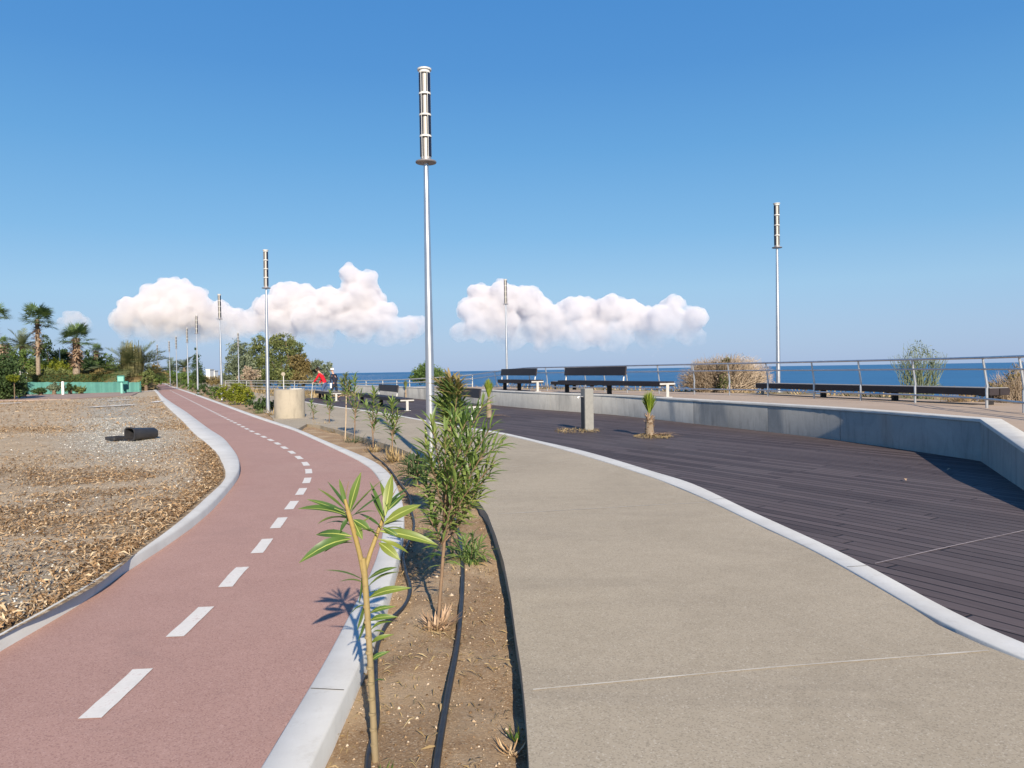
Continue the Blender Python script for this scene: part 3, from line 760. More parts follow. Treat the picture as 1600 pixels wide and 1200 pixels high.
# bed between kerb and sidewalk: rows across
SB = resample(swl, .10); pbA = np.array([(p.x, p.y) for p in bedA])
rowsV = []; NC = 26
for p in SB:
    if p.y > 24: break
    d = np.hypot(pbA[:, 0] - p.x, pbA[:, 1] - p.y); qn = bedA[int(np.argmin(d))]
    # take the kerb point at the same depth (the strip runs mostly away from the camera)
    jy = int(np.argmin(np.abs(pbA[:, 1] - p.y))); qn = bedA[jy]
    row = []
    for c in range(NC + 1):
        t = c / NC; v = Vector((qn.x - .03, qn.y, 0)).lerp(Vector((p.x + .03, p.y, 0)), t)
        cr = math.sin(math.pi * t)
        z = -.115 + .03 * cr + fbm(v.x, v.y, 1.6) * .022 + fbm(v.x, v.y, 9) * .010
        row.append((v.x, v.y, z))
    rowsV.append(row)
mb = MB(); n = NC + 1
Vs = [v for r in rowsV for v in r]
mb.add(Vs, [(i * n + c, i * n + c + 1, (i + 1) * n + c + 1, (i + 1) * n + c) for i in range(len(rowsV) - 1) for c in range(NC)])
struct(fix_up(mb.build('planting_bed_soil', M['soil'], None, True)))
bed_rows = rowsV
def soil_z(x, y): return -.09
# soil/grass under the far shrub row
far_bed = pl([(466,669.8),(430,660.2)], -.02)
fb = [(p.x, p.y) for p in resample(rout, .5) if p.y > at(430, 660, 0).y] 
fbp = fb + [(p.x, p.y) for p in reversed(bed_right)]
struct(MB().prism([(p[0], p[1]) for p in fbp], -.2, -.03).build('shrub_bed_soil', M['soil']))

KO = resample(kout, .3); ko_y = np.array([p.y for p in KO]); ko_x = np.array([p.x for p in KO])
o_ = np.argsort(ko_y); ko_y, ko_x = ko_y[o_], ko_x[o_]
def kx(y): return np.interp(y, ko_y, ko_x)
LY = [-3.0]
while LY[-1] < 76: LY.append(LY[-1] + max(.16, .02 * max(LY[-1], 0)))
T = [0.0]
while T[-1] < 75: T.append(T[-1] + max(.14, .035 * T[-1]))
def gravel_w(x, y):
    e = kx(y) - x
    band = max(0, min(1, (y - 11) / 5)) * max(0, 1 - abs(e - 1.2 - y * .035) / (1.15 + y * .035))
    pat = fbm(x, y, .33, 3) + .35 * fbm(x + 30, y, 1.1, 3)
    nearp = .42 * max(0, min(1, (pat - .2) * 3.5)) * max(0, 1 - e / 6)
    corner_ = max(0, 1 - math.hypot(x + 3.9, y - 4.8) / 1.6)
    return max(0, min(1, max(band * 1.2 + .25 * pat * band, nearp, corner_ * 1.3)))
def litter_w(x, y):
    e = kx(y) - x
    edge = .8 * max(0, 1 - e / .8) * max(0, min(1, (17 - y) / 3))
    near = max(0, min(1, (15.5 - y) / 6)) * max(0, min(1, .42 + 1.5 * fbm(x + 9, y, .55, 4)))
    far = .5 * max(0, min(1, .35 + 1.2 * fbm(x * .5 + 50, y + 4, .3, 3)))
    return max(0, min(1, max(edge, near * (1 - .75 * gravel_w(x, y)), far * (1 - gravel_w(x, y)))))
def lot_z(x, y):
    e = kx(y) - x
    return .085 - .035 * min(1, e / 1.5) + .03 * fbm(x, y, .4) * min(1, e / 1.0) + .008 * fbm(x, y, 3, 2)
LV = []; LG = []; LL = []
for y in LY:
    x0 = float(kx(y)) + .02
    for t in T:
        x = x0 - t; LV.append((x, y, lot_z(x, y))); LG.append(gravel_w(x, y)); LL.append(litter_w(x, y))
me = bpy.data.meshes.new('dry_lot'); nT = len(T)
me.from_pydata(LV, [], [(i * nT + j + 1, i * nT + j, (i + 1) * nT + j, (i + 1) * nT + j + 1) for i in range(len(LY) - 1) for j in range(nT - 1)])
for nm, arr in (('gravel', LG), ('litter', LL)):
    a = me.attributes.new(nm, 'FLOAT', 'POINT'); a.data.foreach_set('value', arr)
me.polygons.foreach_set('use_smooth', [True] * len(me.polygons)); me.materials.append(M['lot']); me.update()
o = link(bpy.data.objects.new('dry_lot', me)); struct(fix_up(o))

# scattered dead leaves and pebbles on the lot and in the bed
def leaf_quads(P, L, Wd, yaw, pitch):
    """two quads per leaf, folded across the middle -> (2N,4,3)"""
    P = np.asarray(P); n = len(P)
    ax = np.stack([np.cos(yaw) * np.cos(pitch), np.sin(yaw) * np.cos(pitch), np.sin(pitch)], -1)
    sd = np.stack([-np.sin(yaw), np.cos(yaw), rng.normal(0, .35, n)], -1)
    up = np.stack([np.zeros(n), np.zeros(n), np.ones(n)], -1) * (L * rng.uniform(.05, .3, n))[:, None]
    a = P - ax * (L / 2)[:, None]; b = P + ax * (L / 2)[:, None]; w = sd * (Wd / 2)[:, None]
    c1 = P + w + up; c2 = P - w + up
    q1 = np.stack([a + w * .2, a - w * .2, c2, c1], 1); q2 = np.stack([c1, c2, b - w * .1, b + w * .1], 1)
    return np.concatenate([np.stack([q1, q2], 1).reshape(-1, 4, 3)])
def join_pairs(name, Q, mat):
    """pairs of quads share their middle edge, so each leaf is one island"""
    n = len(Q) // 2
    Q = Q.reshape(n, 2, 4, 3); V = np.concatenate([Q[:, 0], Q[:, 1, 2:4]], 1)   # a1 a2 c2 c1 b2 b1
    fc = np.array([[0, 1, 2, 3], [3, 2, 4, 5]]); base = (np.arange(n) * 6)[:, None, None]
    me = bpy.data.meshes.new(name); me.vertices.add(n * 6); me.vertices.foreach_set('co', V.astype(np.float32).reshape(-1))
    li = (fc[None] + base).reshape(-1).astype(np.int32)
    me.loops.add(len(li)); me.loops.foreach_set('vertex_index', li)
    me.polygons.add(2 * n); me.polygons.foreach_set('loop_start', np.arange(0, 8 * n, 4, dtype=np.int32)); me.polygons.foreach_set('loop_total', np.full(2 * n, 4, dtype=np.int32))
    me.update(); me.materials.append(mat); return link(bpy.data.objects.new(name, me))
P = []
while len(P) < 26000:
    y = 2.5 + 22 * random.random() ** 1.25; e = 10.5 * random.random() ** 1.5; x = float(kx(y)) - e - .04
    if abs(x) > y * .75 + .8: continue
    if random.random() < litter_w(x, y) ** 1.2 * .95 + .03: P.append((x, y, lot_z(x, y) + random.uniform(.004, .022)))
n0 = len(P)
while len(P) < n0 + 9000:
    y = 20 + 34 * random.random(); x = float(kx(y)) - 26 * random.random() ** 1.2 - .1
    if abs(x) < y * .75 + 1 and random.random() < litter_w(x, y) + .25: P.append((x, y, lot_z(x, y) + random.uniform(.004, .02)))
n = len(P)
tag(join_pairs('leaf_litter', leaf_quads(P, np.where(np.arange(n) < n0, rng.uniform(.025, .10, n), rng.uniform(.05, .20, n)), rng.uniform(.007, .019, n) * np.where(np.arange(n) < n0, 1, 1.8), rng.uniform(0, 6.28, n), rng.normal(0, .28, n)), M['litter']),
    'brown dead leaves strewn over the dry lot beside the left kerb', 'leaf litter', kind='stuff')
def pebbles(name, pts, sizes, mat):
    n = len(pts); P = np.asarray(pts)
    base = np.array([(1, 0, 0), (0, 1, 0), (-1, 0, 0), (0, -1, 0), (0, 0, .75), (0, 0, -.4)], float)
    V = base[None] * (sizes[:, None, None] * rng.uniform(.6, 1.25, (n, 6, 1)))
    ang = rng.uniform(0, 6.28, n); c, s = np.cos(ang)[:, None], np.sin(ang)[:, None]
    V = np.stack([V[..., 0] * c - V[..., 1] * s, V[..., 0] * s + V[..., 1] * c, V[..., 2]], -1) + P[:, None]
    fc = np.array([(0, 1, 4), (1, 2, 4), (2, 3, 4), (3, 0, 4), (1, 0, 5), (2, 1, 5), (3, 2, 5), (0, 3, 5)])
    li = (fc[None] + (np.arange(n) * 6)[:, None, None]).reshape(-1).astype(np.int32)
    me = bpy.data.meshes.new(name); me.vertices.add(n * 6); me.vertices.foreach_set('co', V.astype(np.float32).reshape(-1))
    me.loops.add(len(li)); me.loops.foreach_set('vertex_index', li); nf = n * 8
    me.polygons.add(nf); me.polygons.foreach_set('loop_start', np.arange(0, nf * 3, 3, dtype=np.int32)); me.polygons.foreach_set('loop_total', np.full(nf, 3, dtype=np.int32))
    me.update(); me.materials.append(mat); return link(bpy.data.objects.new(name, me))
P = []
while len(P) < 11000:
    y = 3 + 24 * random.random() ** 1.2; e = 9 * random.random() ** 1.3; x = float(kx(y)) - e - .05
    if abs(x) > y * .75 + .8: continue
    if random.random() < gravel_w(x, y) ** 1.5 * .9 + .05: P.append((x, y, lot_z(x, y) + .002))
tag(pebbles('gravel', P, np.minimum(rng.lognormal(-4.75, .45, len(P)), .05), M['pebble']), 'loose grey gravel and stones on the dry lot', 'gravel', kind='stuff')
P = []; P2 = []
for _ in range(16000):
    r = random.randint(0, len(bed_rows) - 1); c = random.randint(0, NC); x, y, z = bed_rows[r][c]
    x += random.uniform(-.03, .03); y += random.uniform(-.05, .05)
    if y < 1.5 or y > 14: continue
    if len(P) < 5000: P.append((x, y, z + .002))
    elif random.random() < .35 + .6 * (fbm(x, y, 1.1) > .0): P2.append((x, y, z + random.uniform(.006, .016)))
tag(pebbles('soil_clods', P, np.minimum(rng.lognormal(-5.3, .45, len(P)), .025), foliage('soil_clods', [(.10, .06, .032), (.25, .165, .095), (.40, .30, .20), (.55, .46, .36)], 0, .95, .1, 3, .1)), 'small clods and stones on the bed soil between the young oleanders', 'soil clods', kind='stuff')
n = len(P2)
tag(join_pairs('bed_litter', leaf_quads(P2, rng.uniform(.02, .09, n), rng.uniform(.004, .011, n), rng.uniform(0, 6.28, n), rng.normal(0, .25, n)), M['straw']), 'straw and dry leaf scraps on the brown soil of the planting bed', 'leaf litter', kind='stuff')

# parking strip at the back of the lot with its white lines
pk = [at(x, y, .10) for x, y in ((-330, 634), (-20, 626.5), (110, 623), (205, 618), (222, 611), (150, 612), (60, 613.5), (-330, 618))]
M['lot_asphalt'] = simple('worn_asphalt', (.36, .27, .225), (.27, .20, .165), .4, .9, .2, 0, .3, 30, 'World')
struct(MB().prism([(p.x, p.y) for p in pk], .0, .10).build('parking_strip', M['lot_asphalt']))
def line_mark(a, b, w, z):
    A, B = at(*a, z), at(*b, z); t = (B - A).normalized(); s = Vector((-t.y, t.x, 0)) * w
    return struct(fix_up(MB().strip([A + s, B + s], [A - s, B - s]).build('parking_line', M['paint'])))
line_mark((0, 630.2), (34, 629.2), .45, .106); line_mark((168, 626), (204, 624), .2, .106)
line_mark((140, 636), (208, 632), .3, .10); line_mark((240, 628.5), (252, 626), .22, .11); line_mark((226, 611.5), (245, 610.3), .5, .106)

# ================================================================== LAMP POSTS
LH = 6.375
def make_lamp(loc, label):
    r = empty('lamp_post', loc, label, 'lamp post', 'tall slender lamp posts along the promenade')
    zc = LH - 1.50
    p = MB().lathe([(.088, 0), (.088, .012), (.074, .02), (.072, .3), (.066, 2.0), (.052, 3.6), (.040, zc)], 20).build('pole', M['steel'], r); smooth_angle(p)
    b = MB().lathe([(.15, 0), (.15, .018), (.09, .022)], 20).build('base_plate', M['steel'], r); smooth_angle(b)
    c = MB().lathe([(.05, zc - .02), (.165, zc - .012), (.17, zc), (.165, zc + .012), (.085, zc + .03), (.085, zc + .08)], 28).build('collar', M['collar'], r); smooth_angle(c)
    h0, h1 = zc + .07, LH - .07
    core = MB().lathe([(.060, h0), (.060, h1)], 20).build('light_tube', M['lamp_core'], r); smooth_angle(core)
    fm = MB(); hb = (h1 - h0) / 4
    for a in [R(x + y_) for y_ in (0, 180) for x in (-52, -40, -28, -16, -4, 8, 20, 32, 44, 54)]:
        for q in range(4):
            fm.box(Vector((.077 * math.cos(a), .077 * math.sin(a), h0 + hb * (q + .5))), (.032, .012, hb - .045), a)
    fm.build('fins', M['fin'], r)
    for q in range(1, 4):
        g = MB().lathe([(.055, h0 + hb * q - .016), (.097, h0 + hb * q - .014), (.097, h0 + hb * q + .014), (.055, h0 + hb * q + .016)], 24).build('ring', M['white_metal'], r); smooth_angle(g)
    for sx in range(4):
        a = R((58, 122, 238, 302)[sx])
        MB().tube([(.094 * math.cos(a), .094 * math.sin(a), h0 - .03), (.094 * math.cos(a), .094 * math.sin(a), h1)], .0045, 6).build('rod', M['white_metal'], r)
    t = MB().lathe([(.06, h1 - .02), (.092, h1 - .01), (.092, h1 + .025), (.112, h1 + .035), (.115, h1 + .06), (.05, h1 + .075)], 24).build('cap', M['white_metal'], r); smooth_angle(t)
    return r
def mat_core():
    k = NT('perforated_light_tube'); v = k.coord('Object')
    d = k.vor(v, 95, rnd=.0)
    col = k.ramp(d, [(.30, (.13, .125, .12)), (.42, (.36, .345, .325))])
    return k.done(k.bsdf(col, .5, .4, .3))
M['lamp_core'] = mat_core()
lamps = [
 ((663, 107), 0, 'nearest and tallest lamp post, standing in the planting bed beside the bushy oleander'),
 ((413.5, 390), 0, 'lamp post standing beside the round buff concrete drum at the end of the shrub row'),
 ((343, 459.5), 0, 'lamp post rising out of the yellow green shrub beside the bicycle path'),
 ((306.5, 492.5), 0, 'lamp post in front of the dark cypress, just beyond the yellow green shrub'),
 ((292, 512.2), 0, 'lamp post in the far shrub row, next after the one in front of the cypress'),
 ((274.8, 525.5), 0, 'right one of two close faint lamp posts near the path bend'),
 ((264.5, 532.8), 0, 'left one of two close faint lamp posts near the path bend'),
 ((245.5, 538.5), 0, 'farthest lamp post, half hidden behind the right fronds of the big tied date palm'),
 ((1213.5, 317), TZ, 'lamp post on the terrace beside the railing, right of the wide dry bush'),
 ((790, 436), TZ, 'lamp post on the terrace behind the left terrace bench backrest'),
 ((371.5, 520), -.05, 'thin distant lamp post in front of the left crown of the olive green trees'),
]
lamp0 = None
for i, ((px, py), z0, lab) in enumerate(lamps):
    tp_ = at(px, py, z0 + LH); loc = (tp_.x, tp_.y, z0 if i else -.09)
    if lamp0 is None: lamp0 = make_lamp(loc, lab); lamp0.location.z = -.0
    else:
        c = copy_tree(lamp0); c.location = loc; c['label'] = lab; c.rotation_euler = (R(random.uniform(-.3, .3)), R(random.uniform(-.3, .3)), 0)

# ================================================================== BENCHES
def make_bench(pt_end, pt_far, z0, back, face, label, legs=3, zfar=None):
    """pt_end, pt_far: feet of the T shaped end support and of the farthest support; back=(b0,b1) metres from the T end; face=+1 back on the right"""
    a = Vector((pt_end[0], pt_end[1], 0)); b = Vector((pt_far[0], pt_far[1], 0))
    L = (b - a).length; rz = math.atan2(b.y - a.y, b.x - a.x)
    r = empty('bench', (a.x, a.y, z0), label, 'bench', 'long dark boarded benches along the deck and terrace', rz)
    for y in (-.135, .135):
        sm = MB().box(Vector((L / 2, y, .40)), (L + .5, .25, .15), 0, .008).build('seat_board', M['bench'], r)
    if not back and legs > 2:
        MB().box(Vector((L / 2, 0, .479)), (L + .46, .48, .012), 0, .003).build('seat_top', M['lit_top'], r)  # pale sheet paints in the light reflected off the seat's upper face
    for k in range(legs):
        x = L * k / (legs - 1)
        white = k == 0
        mb = MB()
        if white:
            mb.box(Vector((-.27, 0, .40)), (.03, .54, .05), 0, .004); mb.box(Vector((-.27, 0, .19)), (.03, .10, .38), 0, .004); mb.box(Vector((-.27, 0, .008)), (.12, .26, .016))
            mb.build('end_support', M['bench_end'], r)
        else:
            mb.box(Vector((x, 0, .155)), (.07, .16, .31), 0, .005); mb.box(Vector((x, 0, .315)), (.07, .5, .02)); mb.box(Vector((x, 0, .008)), (.16, .26, .016))
            mb.build('leg', M['bench_leg'], r)
    if back:
        b0, b1 = back; y = .27 * face
        MB().box(Vector(((b0 + b1) / 2, y * 1.12, .80)), (b1 - b0, .05, .30), 0, .008, Matrix.Rotation(R(-8) * face, 4, 'X')).build('backrest', M['bench'], r)
        for x in (b0 + .12, b1 - .12):
            o = MB().tube([(x, y * .75, .33), (x, y * .98, .40), (x, y * 1.02, .52), (x, y * 1.18, .74), (x, y * 1.3, .93)], [.03, .035, .025, .022, .02], 6).build('bracket', M['white_metal'], r); smooth_angle(o)
    return r
def g(px, py, z): v = at(px, py, z); return (v.x, v.y)
make_bench(g(1035, 620.5, TZ), g(886, 613.8, TZ), TZ, (2.55, 7.0), -1, 'terrace bench with its back to the deck, the larger one behind the grey post')
make_bench(g(836, 611.6, TZ), g(789, 609.3, TZ), TZ, (.5, 4.6), -1, 'left terrace bench with its back to the deck, in front of a lamp post', 3)
make_bench(g(634, 641.5, .0), g(566, 629, .0), .0, (2.6, 6.6), -1, 'deck bench with a backrest against the pale wall, left of the nearest lamp post')
make_bench(g(735, 656, .0), at(696, 647, 0)[:2], .0, (-.1, 2.4), -1, 'deck bench half hidden behind the bushy oleander', 2)
make_bench(g(524, 626.5, .0), g(500, 622.5, .0), .0, None, -1, 'backless dark bench at the far deck end beside the two people')
v1 = at(1444, 634.5, TZ - .08); v2 = at(1188, 621, TZ - .08)
u = (v2 - v1).normalized(); sdv = Vector((u.y, -u.x, 0))
make_bench((v2 + sdv * .25)[:2], (v1 - u * 1.5 + sdv * .25)[:2], TZ - .12, None, 1, 'long backless dark bench outside the railing, below the sparse spiky green bush', 4)
v1 = at(1640, 648, TZ - .2); v2 = at(1500, 637.5, TZ - .2)
make_bench((v2 + Vector((.9, .6, 0)))[:2], (v1 + Vector((1.1, .6, 0)))[:2], TZ - .25, None, 1, 'dark backless bench behind the railing among the dry twigs at the right edge')
make_bench(g(872, 610, TZ - .1), g(925, 611.8, TZ - .1), TZ - .15, None, 1, 'low dark bench outside the railing, seen between the two terrace backrests', 3)

# ================================================================== DECK POST, DRUM, SIGNS, BIN
p0 = at(918, 672.5, .005)
r = empty('shower_post', p0, 'square grey metal post with a small tap on its left side standing in the deck', 'water post', None, R(22))
hp = at(919, 607, 0); hgt = at_d(919, 607, p0.y).z
MB().box(Vector((0, 0, hgt / 2)), (.235, .235, hgt), 0, .008).build('column', M['grey_post'], r)
MB().box(Vector((-.121, .0, hgt * .42)), (.012, .17, hgt * .74), 0, .002).build('side_panel', M['dark_panel'], r)
o = MB().tube([(-.117, 0, hgt - .20), (-.20, 0, hgt - .20), (-.235, 0, hgt - .205), (-.245, 0, hgt - .235)], [.016, .014, .014, .012], 8).build('tap', M['steel'], r); smooth_angle(o)
MB().box(Vector((-.20, 0, hgt - .165)), (.02, .06, .02), 0, .004).build('tap_handle', M['steel'], r)

p0 = at(446, 654, 0); p0.z = 0
dw = (470 - 422.5) / FPX * p0.y / 2
r = empty('concrete_drum', (p0.x, p0.y + dw, 0), 'round buff concrete drum beside the second lamp post where the sidewalk meets the bicycle path', 'drum')
hd = at_d(446, 608.5, p0.y + dw).z
o = MB().lathe([(dw * 1.0, -.05), (dw, hd - .05), (dw - .03, hd), (dw - .10, hd + .004), (dw - .14, hd - .02)], 40).build('body', M['drum'], r); smooth_angle(o, 60)
o = MB().lathe([(.22, hd - .01), (.22, hd + .022), (.19, hd + .03)], 20, (.2, .1, 0)).build('lid', M['coping'], r); smooth_angle(o)

q = at(443.5, 615, 0)
r = empty('disc_sign', (q.x, q.y, -.05), 'small pale round sign on a thin pole in front of the railing behind the drum', 'sign')
zt = at_d(442, 580, q.y).z
MB().tube([(0, 0, 0), (0, 0, zt - .1)], .035, 8).build('pole', M['white_metal'], r)
o = MB().lathe([(.02, -.02), (.15, -.015), (.15, .015), (.02, .02)], 20).build('disc', M['drum'], r)
o.rotation_euler = (R(90), 0, 0); o.location = (0, -.045, zt - .17)

# black bin lying on its side, mouth towards the camera, lid flung open to the left
p0 = at(214, 686, .08)
r = empty('fallen_bin', (p0.x, p0.y, .060), 'black plastic bin lying on its side on the dry lot with its lid flung open', 'bin', None, R(60)); r.scale = (.86, .86, .92)
def rr_ring(cx, w, h, n=24, e=3.2, z0=0):
    out = []
    for k in range(n):
        a = 2 * math.pi * k / n; c, s = math.cos(a), math.sin(a)
        out.append(Vector((cx, w * abs(c) ** (2 / e) * (1 if c >= 0 else -1), z0 + h + h * abs(s) ** (2 / e) * (1 if s >= 0 else -1))))
    return out
mb = MB(); n = 24
rings = [rr_ring(.52, .05, .04, n, 3, .10), rr_ring(.52, .15, .11, n, 3, .02), rr_ring(.46, .175, .135, n, 3, .005), rr_ring(-.16, .205, .155, n), rr_ring(-.18, .225, .17, n, 3.2, -.012), rr_ring(-.21, .225, .17, n, 3.2, -.012), rr_ring(-.21, .185, .14, n, 3.2, .02), rr_ring(.42, .15, .11, n, 3, .03), rr_ring(.42, .03, .03, n, 3, .10)]
V = [v for rg in rings for v in rg]
mb.add(V, [(i * n + k, i * n + (k + 1) % n, (i + 1) * n + (k + 1) % n, (i + 1) * n + k) for i in range(len(rings) - 1) for k in range(n)])
o = mb.build('body', M['black_plastic'], r); smooth_angle(fix_up(o), 40)
mb = MB(); mb.box(Vector((-.30, .42, .03)), (.36, .40, .035), 0, .015)
for c_, d_ in (((-.48, .42, .06), (.03, .40, .08)), ((-.12, .42, .06), (.03, .40, .08)), ((-.30, .61, .06), (.36, .03, .08)), ((-.30, .235, .06), (.36, .03, .08))): mb.box(Vector(c_), d_, 0, .01)
mb.build('lid', M['black_plastic'], r)
MB().tube([(-.22, .20, .02), (-.26, .24, .05), (-.12, .24, .06)], .014, 8).build('hinge', M['black_plastic'], r)

# two rubber irrigation hoses
def hose(pts, rad, label, z=-.075):
    P = [at(x, y, z) for x, y in pts]
    P = resample(P, .06)
    P = [Vector((p.x, p.y, z + .012 * noise.noise(p * 2.0) + rad * .5)) for p in P]
    o = MB().tube(P, rad, 10).build('irrigation_hose', M['hose'], None); smooth_angle(o, 60)
    return tag(o, label, 'hose', 'black irrigation hoses in the planting bed')
hose([(670,1330),(682,1200),(696,1110),(713,1020),(722,930),(723,880),(719,845),(712,815),(706,790)], .016, 'straight black irrigation hose along the middle of the planting bed')
hose([(590,1330),(575,1195),(589,1130),(587,1060),(590,1010),(606,975),(630,950),(641,925),(633,890),(630,868),(640,845),(647,822),(643,800),(641,780),(634,768),(622,752),(612,738),(597,722),(583,712),(574,702)], .013, 'snaking black irrigation hose close to the right kerb of the bicycle path')

# ================================================================== FENCE, SIGN, LEFT BACKGROUND
def base_on(px, py, z=0): return at(px, py, z)
# green mesh fence (posts + mesh) and trimmed hedge over it
fa, fb2 = at(36, 617.5, .05), at(219, 613.0, .05)
fence = empty('mesh_fence', fa, 'green mesh fence below the trimmed hedge at the back of the dry lot', 'fence')
fl = fb2 - fa; mb = MB(); npan = 90; A = []; B = []; A2 = []; B2 = []
for i in range(npan + 1):
    t = i / npan; p = fl * t; yy = .10 * math.sin(i * .9) + .06 * noise.noise(Vector((i * .37, 0, 0)))
    top = at_d(36 + 183 * t, 597.2 + 1.2 * noise.noise(Vector((i * .25, 4, 0))), (fa + p).y).z - .05
    A.append(p + Vector((0, yy, 0))); B.append(p + Vector((0, yy * .6, top))); A2.append(p + Vector((0, yy + .02, 0))); B2.append(p + Vector((0, yy * .6 + .02, top)))
mb.strip(A, B); mb.strip(B, B2); mb.strip(B2, A2); mb.build('mesh', M['mesh'], fence, True)
for t in np.linspace(0, 1, 8):
    p = fl * float(t); MB().tube([p + Vector((0, .12, 0)), p + Vector((0, .12, 1.0))], .04, 6).build('post', M['teal'], fence)
q = at(98.5, 617.5, .05); hz = at_d(98.5, 596, q.y).z
o = MB().box(Vector((q.x, q.y, hz / 2)), (.17, .17, hz), 0, .03).build('white_post', M['white'], None); tag(o, 'short white marker post in front of the green mesh fence', 'post')
q = at(190.5, 615.5, .05)
r = empty('green_sign', (q.x, q.y, .03), 'pale green notice board on a post in front of the green mesh fence', 'sign')
zt = at_d(190, 587, q.y).z
MB().tube([(0, 0, 0), (0, 0, zt - .1)], .11, 8).build('post', M['pale_teal'], r)
MB().box(Vector((0, -.13, zt - .3)), (.62, .06, .56), 0, .02).build('board', M['teal'], r)
MB().box(Vector((0, -.165, zt - .3)), (.50, .02, .40), 0, .004).build('notice', M['pale_teal'], r)
q = at(198.5, 614.6, .05); zt = at_d(196, 595, q.y).z
r = empty('letter_box', (q.x, q.y - .3, .03), 'dark teal box on a short post beside the pale green notice board', 'box')
MB().box(Vector((0, 0, zt - .42)), (.52, .4, .72), R(15), .03).build('box', M['teal'], r)
MB().tube([(0, 0, 0), (0, 0, zt - .7)], .12, 8).build('post', M['teal'], r)
q = at(94, 592, .05); zt = at_d(94, 543, 95).z; q = at_d(94, 590, 95)
o = MB().tube([(q.x, 95, 0), (q.x, 95, zt)], [.10, .06], 8).build('utility_pole', M['white_metal'], None); tag(o, 'thin white pole standing between the two big fan palms', 'pole')
for px0, px1, py0, py1, lab in ((23, 34, 580, 592, 'low white garden wall seen above the hedge left of the first fan palm'), (44, 54.5, 579.5, 592, 'white gate pillar beside the trunk of the first fan palm')):
    a_ = at_d(px0, py0, 92); b_ = at_d(px1, py0, 92); o = MB().box(Vector(((a_.x + b_.x) / 2, 92, a_.z / 2)), (b_.x - a_.x, .5, a_.z), 0, .03).build('garden_wall', M['white'], None); tag(o, lab, 'wall')
q = at(21, 618, .05); a_ = at_d(17, 601, q.y); b_ = at_d(25, 611, q.y)
r = empty('meter_box', (q.x, q.y - 1.2, 0), 'pale grey electrical cabinet in front of the dark shrub at the left edge', 'cabinet')
MB().box(Vector((0, 0, (a_.z + b_.z) / 2)), (abs(b_.x - a_.x), .3, a_.z - b_.z), 0, .02).build('cabinet', M['grey_post'], r); MB().box(Vector((0, 0, b_.z / 2)), (.12, .12, b_.z)).build('leg', M['grey_post'], r)
# far white houses
for (x0, x1, y0, Y_, lab) in ((325, 331, 578, 300, 'tiny far white house at the end of the coast'), (332.5, 338, 580, 320, 'tiny far cream house right of the white one')):
    a_ = at_d(x0, y0, Y_); b_ = at_d(x1, y0, Y_); r = empty('house', ((a_.x + b_.x) / 2, Y_, 0), lab, 'house')
    w_ = b_.x - a_.x; MB().box(Vector((0, 0, a_.z / 2)), (w_, 4, a_.z)).build('wall', M['white'], r); MB().box(Vector((0, 0, a_.z + .15)), (w_ + .3, 4.4, .3)).build('roof', M['coping'], r)

# ================================================================== PLANTS
def rdir(n, zb=0.0):
    v = rng.normal(size=(n, 3)); v[:, 2] += zb; return v / np.linalg.norm(v, axis=1, keepdims=True)
def crown_leaves(blobs, n, size, asp=.45, clump=.28, per=26, seed=0, hollow=.55, flat=0):
    """leaf faces gathered in clumps through the volume of a few ellipsoids: (cx,cy,cz,rx,ry,rz)"""
    B = np.array(blobs, float); vol = (B[:, 3] * B[:, 4] * B[:, 5]) ** .7; pr = vol / vol.sum()
    nc = max(6, n // per); ci = rng.choice(len(B), nc, p=pr)
    d = rdir(nc); rad = rng.uniform(hollow ** 3, 1, nc) ** (1 / 3) * rng.uniform(.82, 1.08, nc)
    C = B[ci, :3] + d * B[ci, 3:] * rad[:, None]
    sz = rng.uniform(.5, 1.3, nc) * clump * B[ci, 3:].mean(1)
    li = rng.integers(0, nc, n)
    P = C[li] + rng.normal(size=(n, 3)) * (sz[li] * .55)[:, None]
    ax = rdir(n, .25); sd = np.cross(ax, rdir(n)); sd /= np.linalg.norm(sd, axis=1, keepdims=True) + 1e-9
    L = size * rng.uniform(.6, 1.4, n); w = L * asp
    a = P - ax * (L / 2)[:, None]; b = P + ax * (L / 2)[:, None]; s_ = sd * (w / 2)[:, None]
    return np.stack([a, P + s_, b, P - s_], 1)
def limbs(mb, base, tops, r0, bend=.15):
    for t in tops:
        a = Vector(base); b = Vector(t); m1 = a.lerp(b, .45) + Vector((random.uniform(-1, 1), random.uniform(-1, 1), random.uniform(0, .6))) * (b - a).length * bend
        P = [a, a.lerp(m1, .6), m1, m1.lerp(b, .5), b]
        mb.tube(P, [r0, r0 * .8, r0 * .6, r0 * .4, r0 * .15], 6)
def tree(loc, blobs, mat, label, cat, n=2600, size=.22, trunk=None, name='tree', group=None, bark='bark', **kw):
    """blobs in metres relative to the base"""
    r = empty(name, loc, label, cat, group)
    quads_mesh('crown', crown_leaves(blobs, n, size, **kw), M[mat], r)
    mb = MB(); tr = trunk or .16
    zmin = min(b[2] - b[5] * .4 for b in blobs); zmin = max(zmin, .15)
    cxm = sum(b[0] for b in blobs) / len(blobs)
    mb.tube([(0, 0, -.1), (cxm * .2, 0, zmin * .5), (cxm * .4, 0, zmin)], [tr * 1.2, tr, tr * .85], 8)
    limbs(mb, (cxm * .4, 0, zmin * .9), [(b[0], b[1], b[2]) for b in blobs], tr * .7)
    mb.build('trunk', M[bark], r); return r
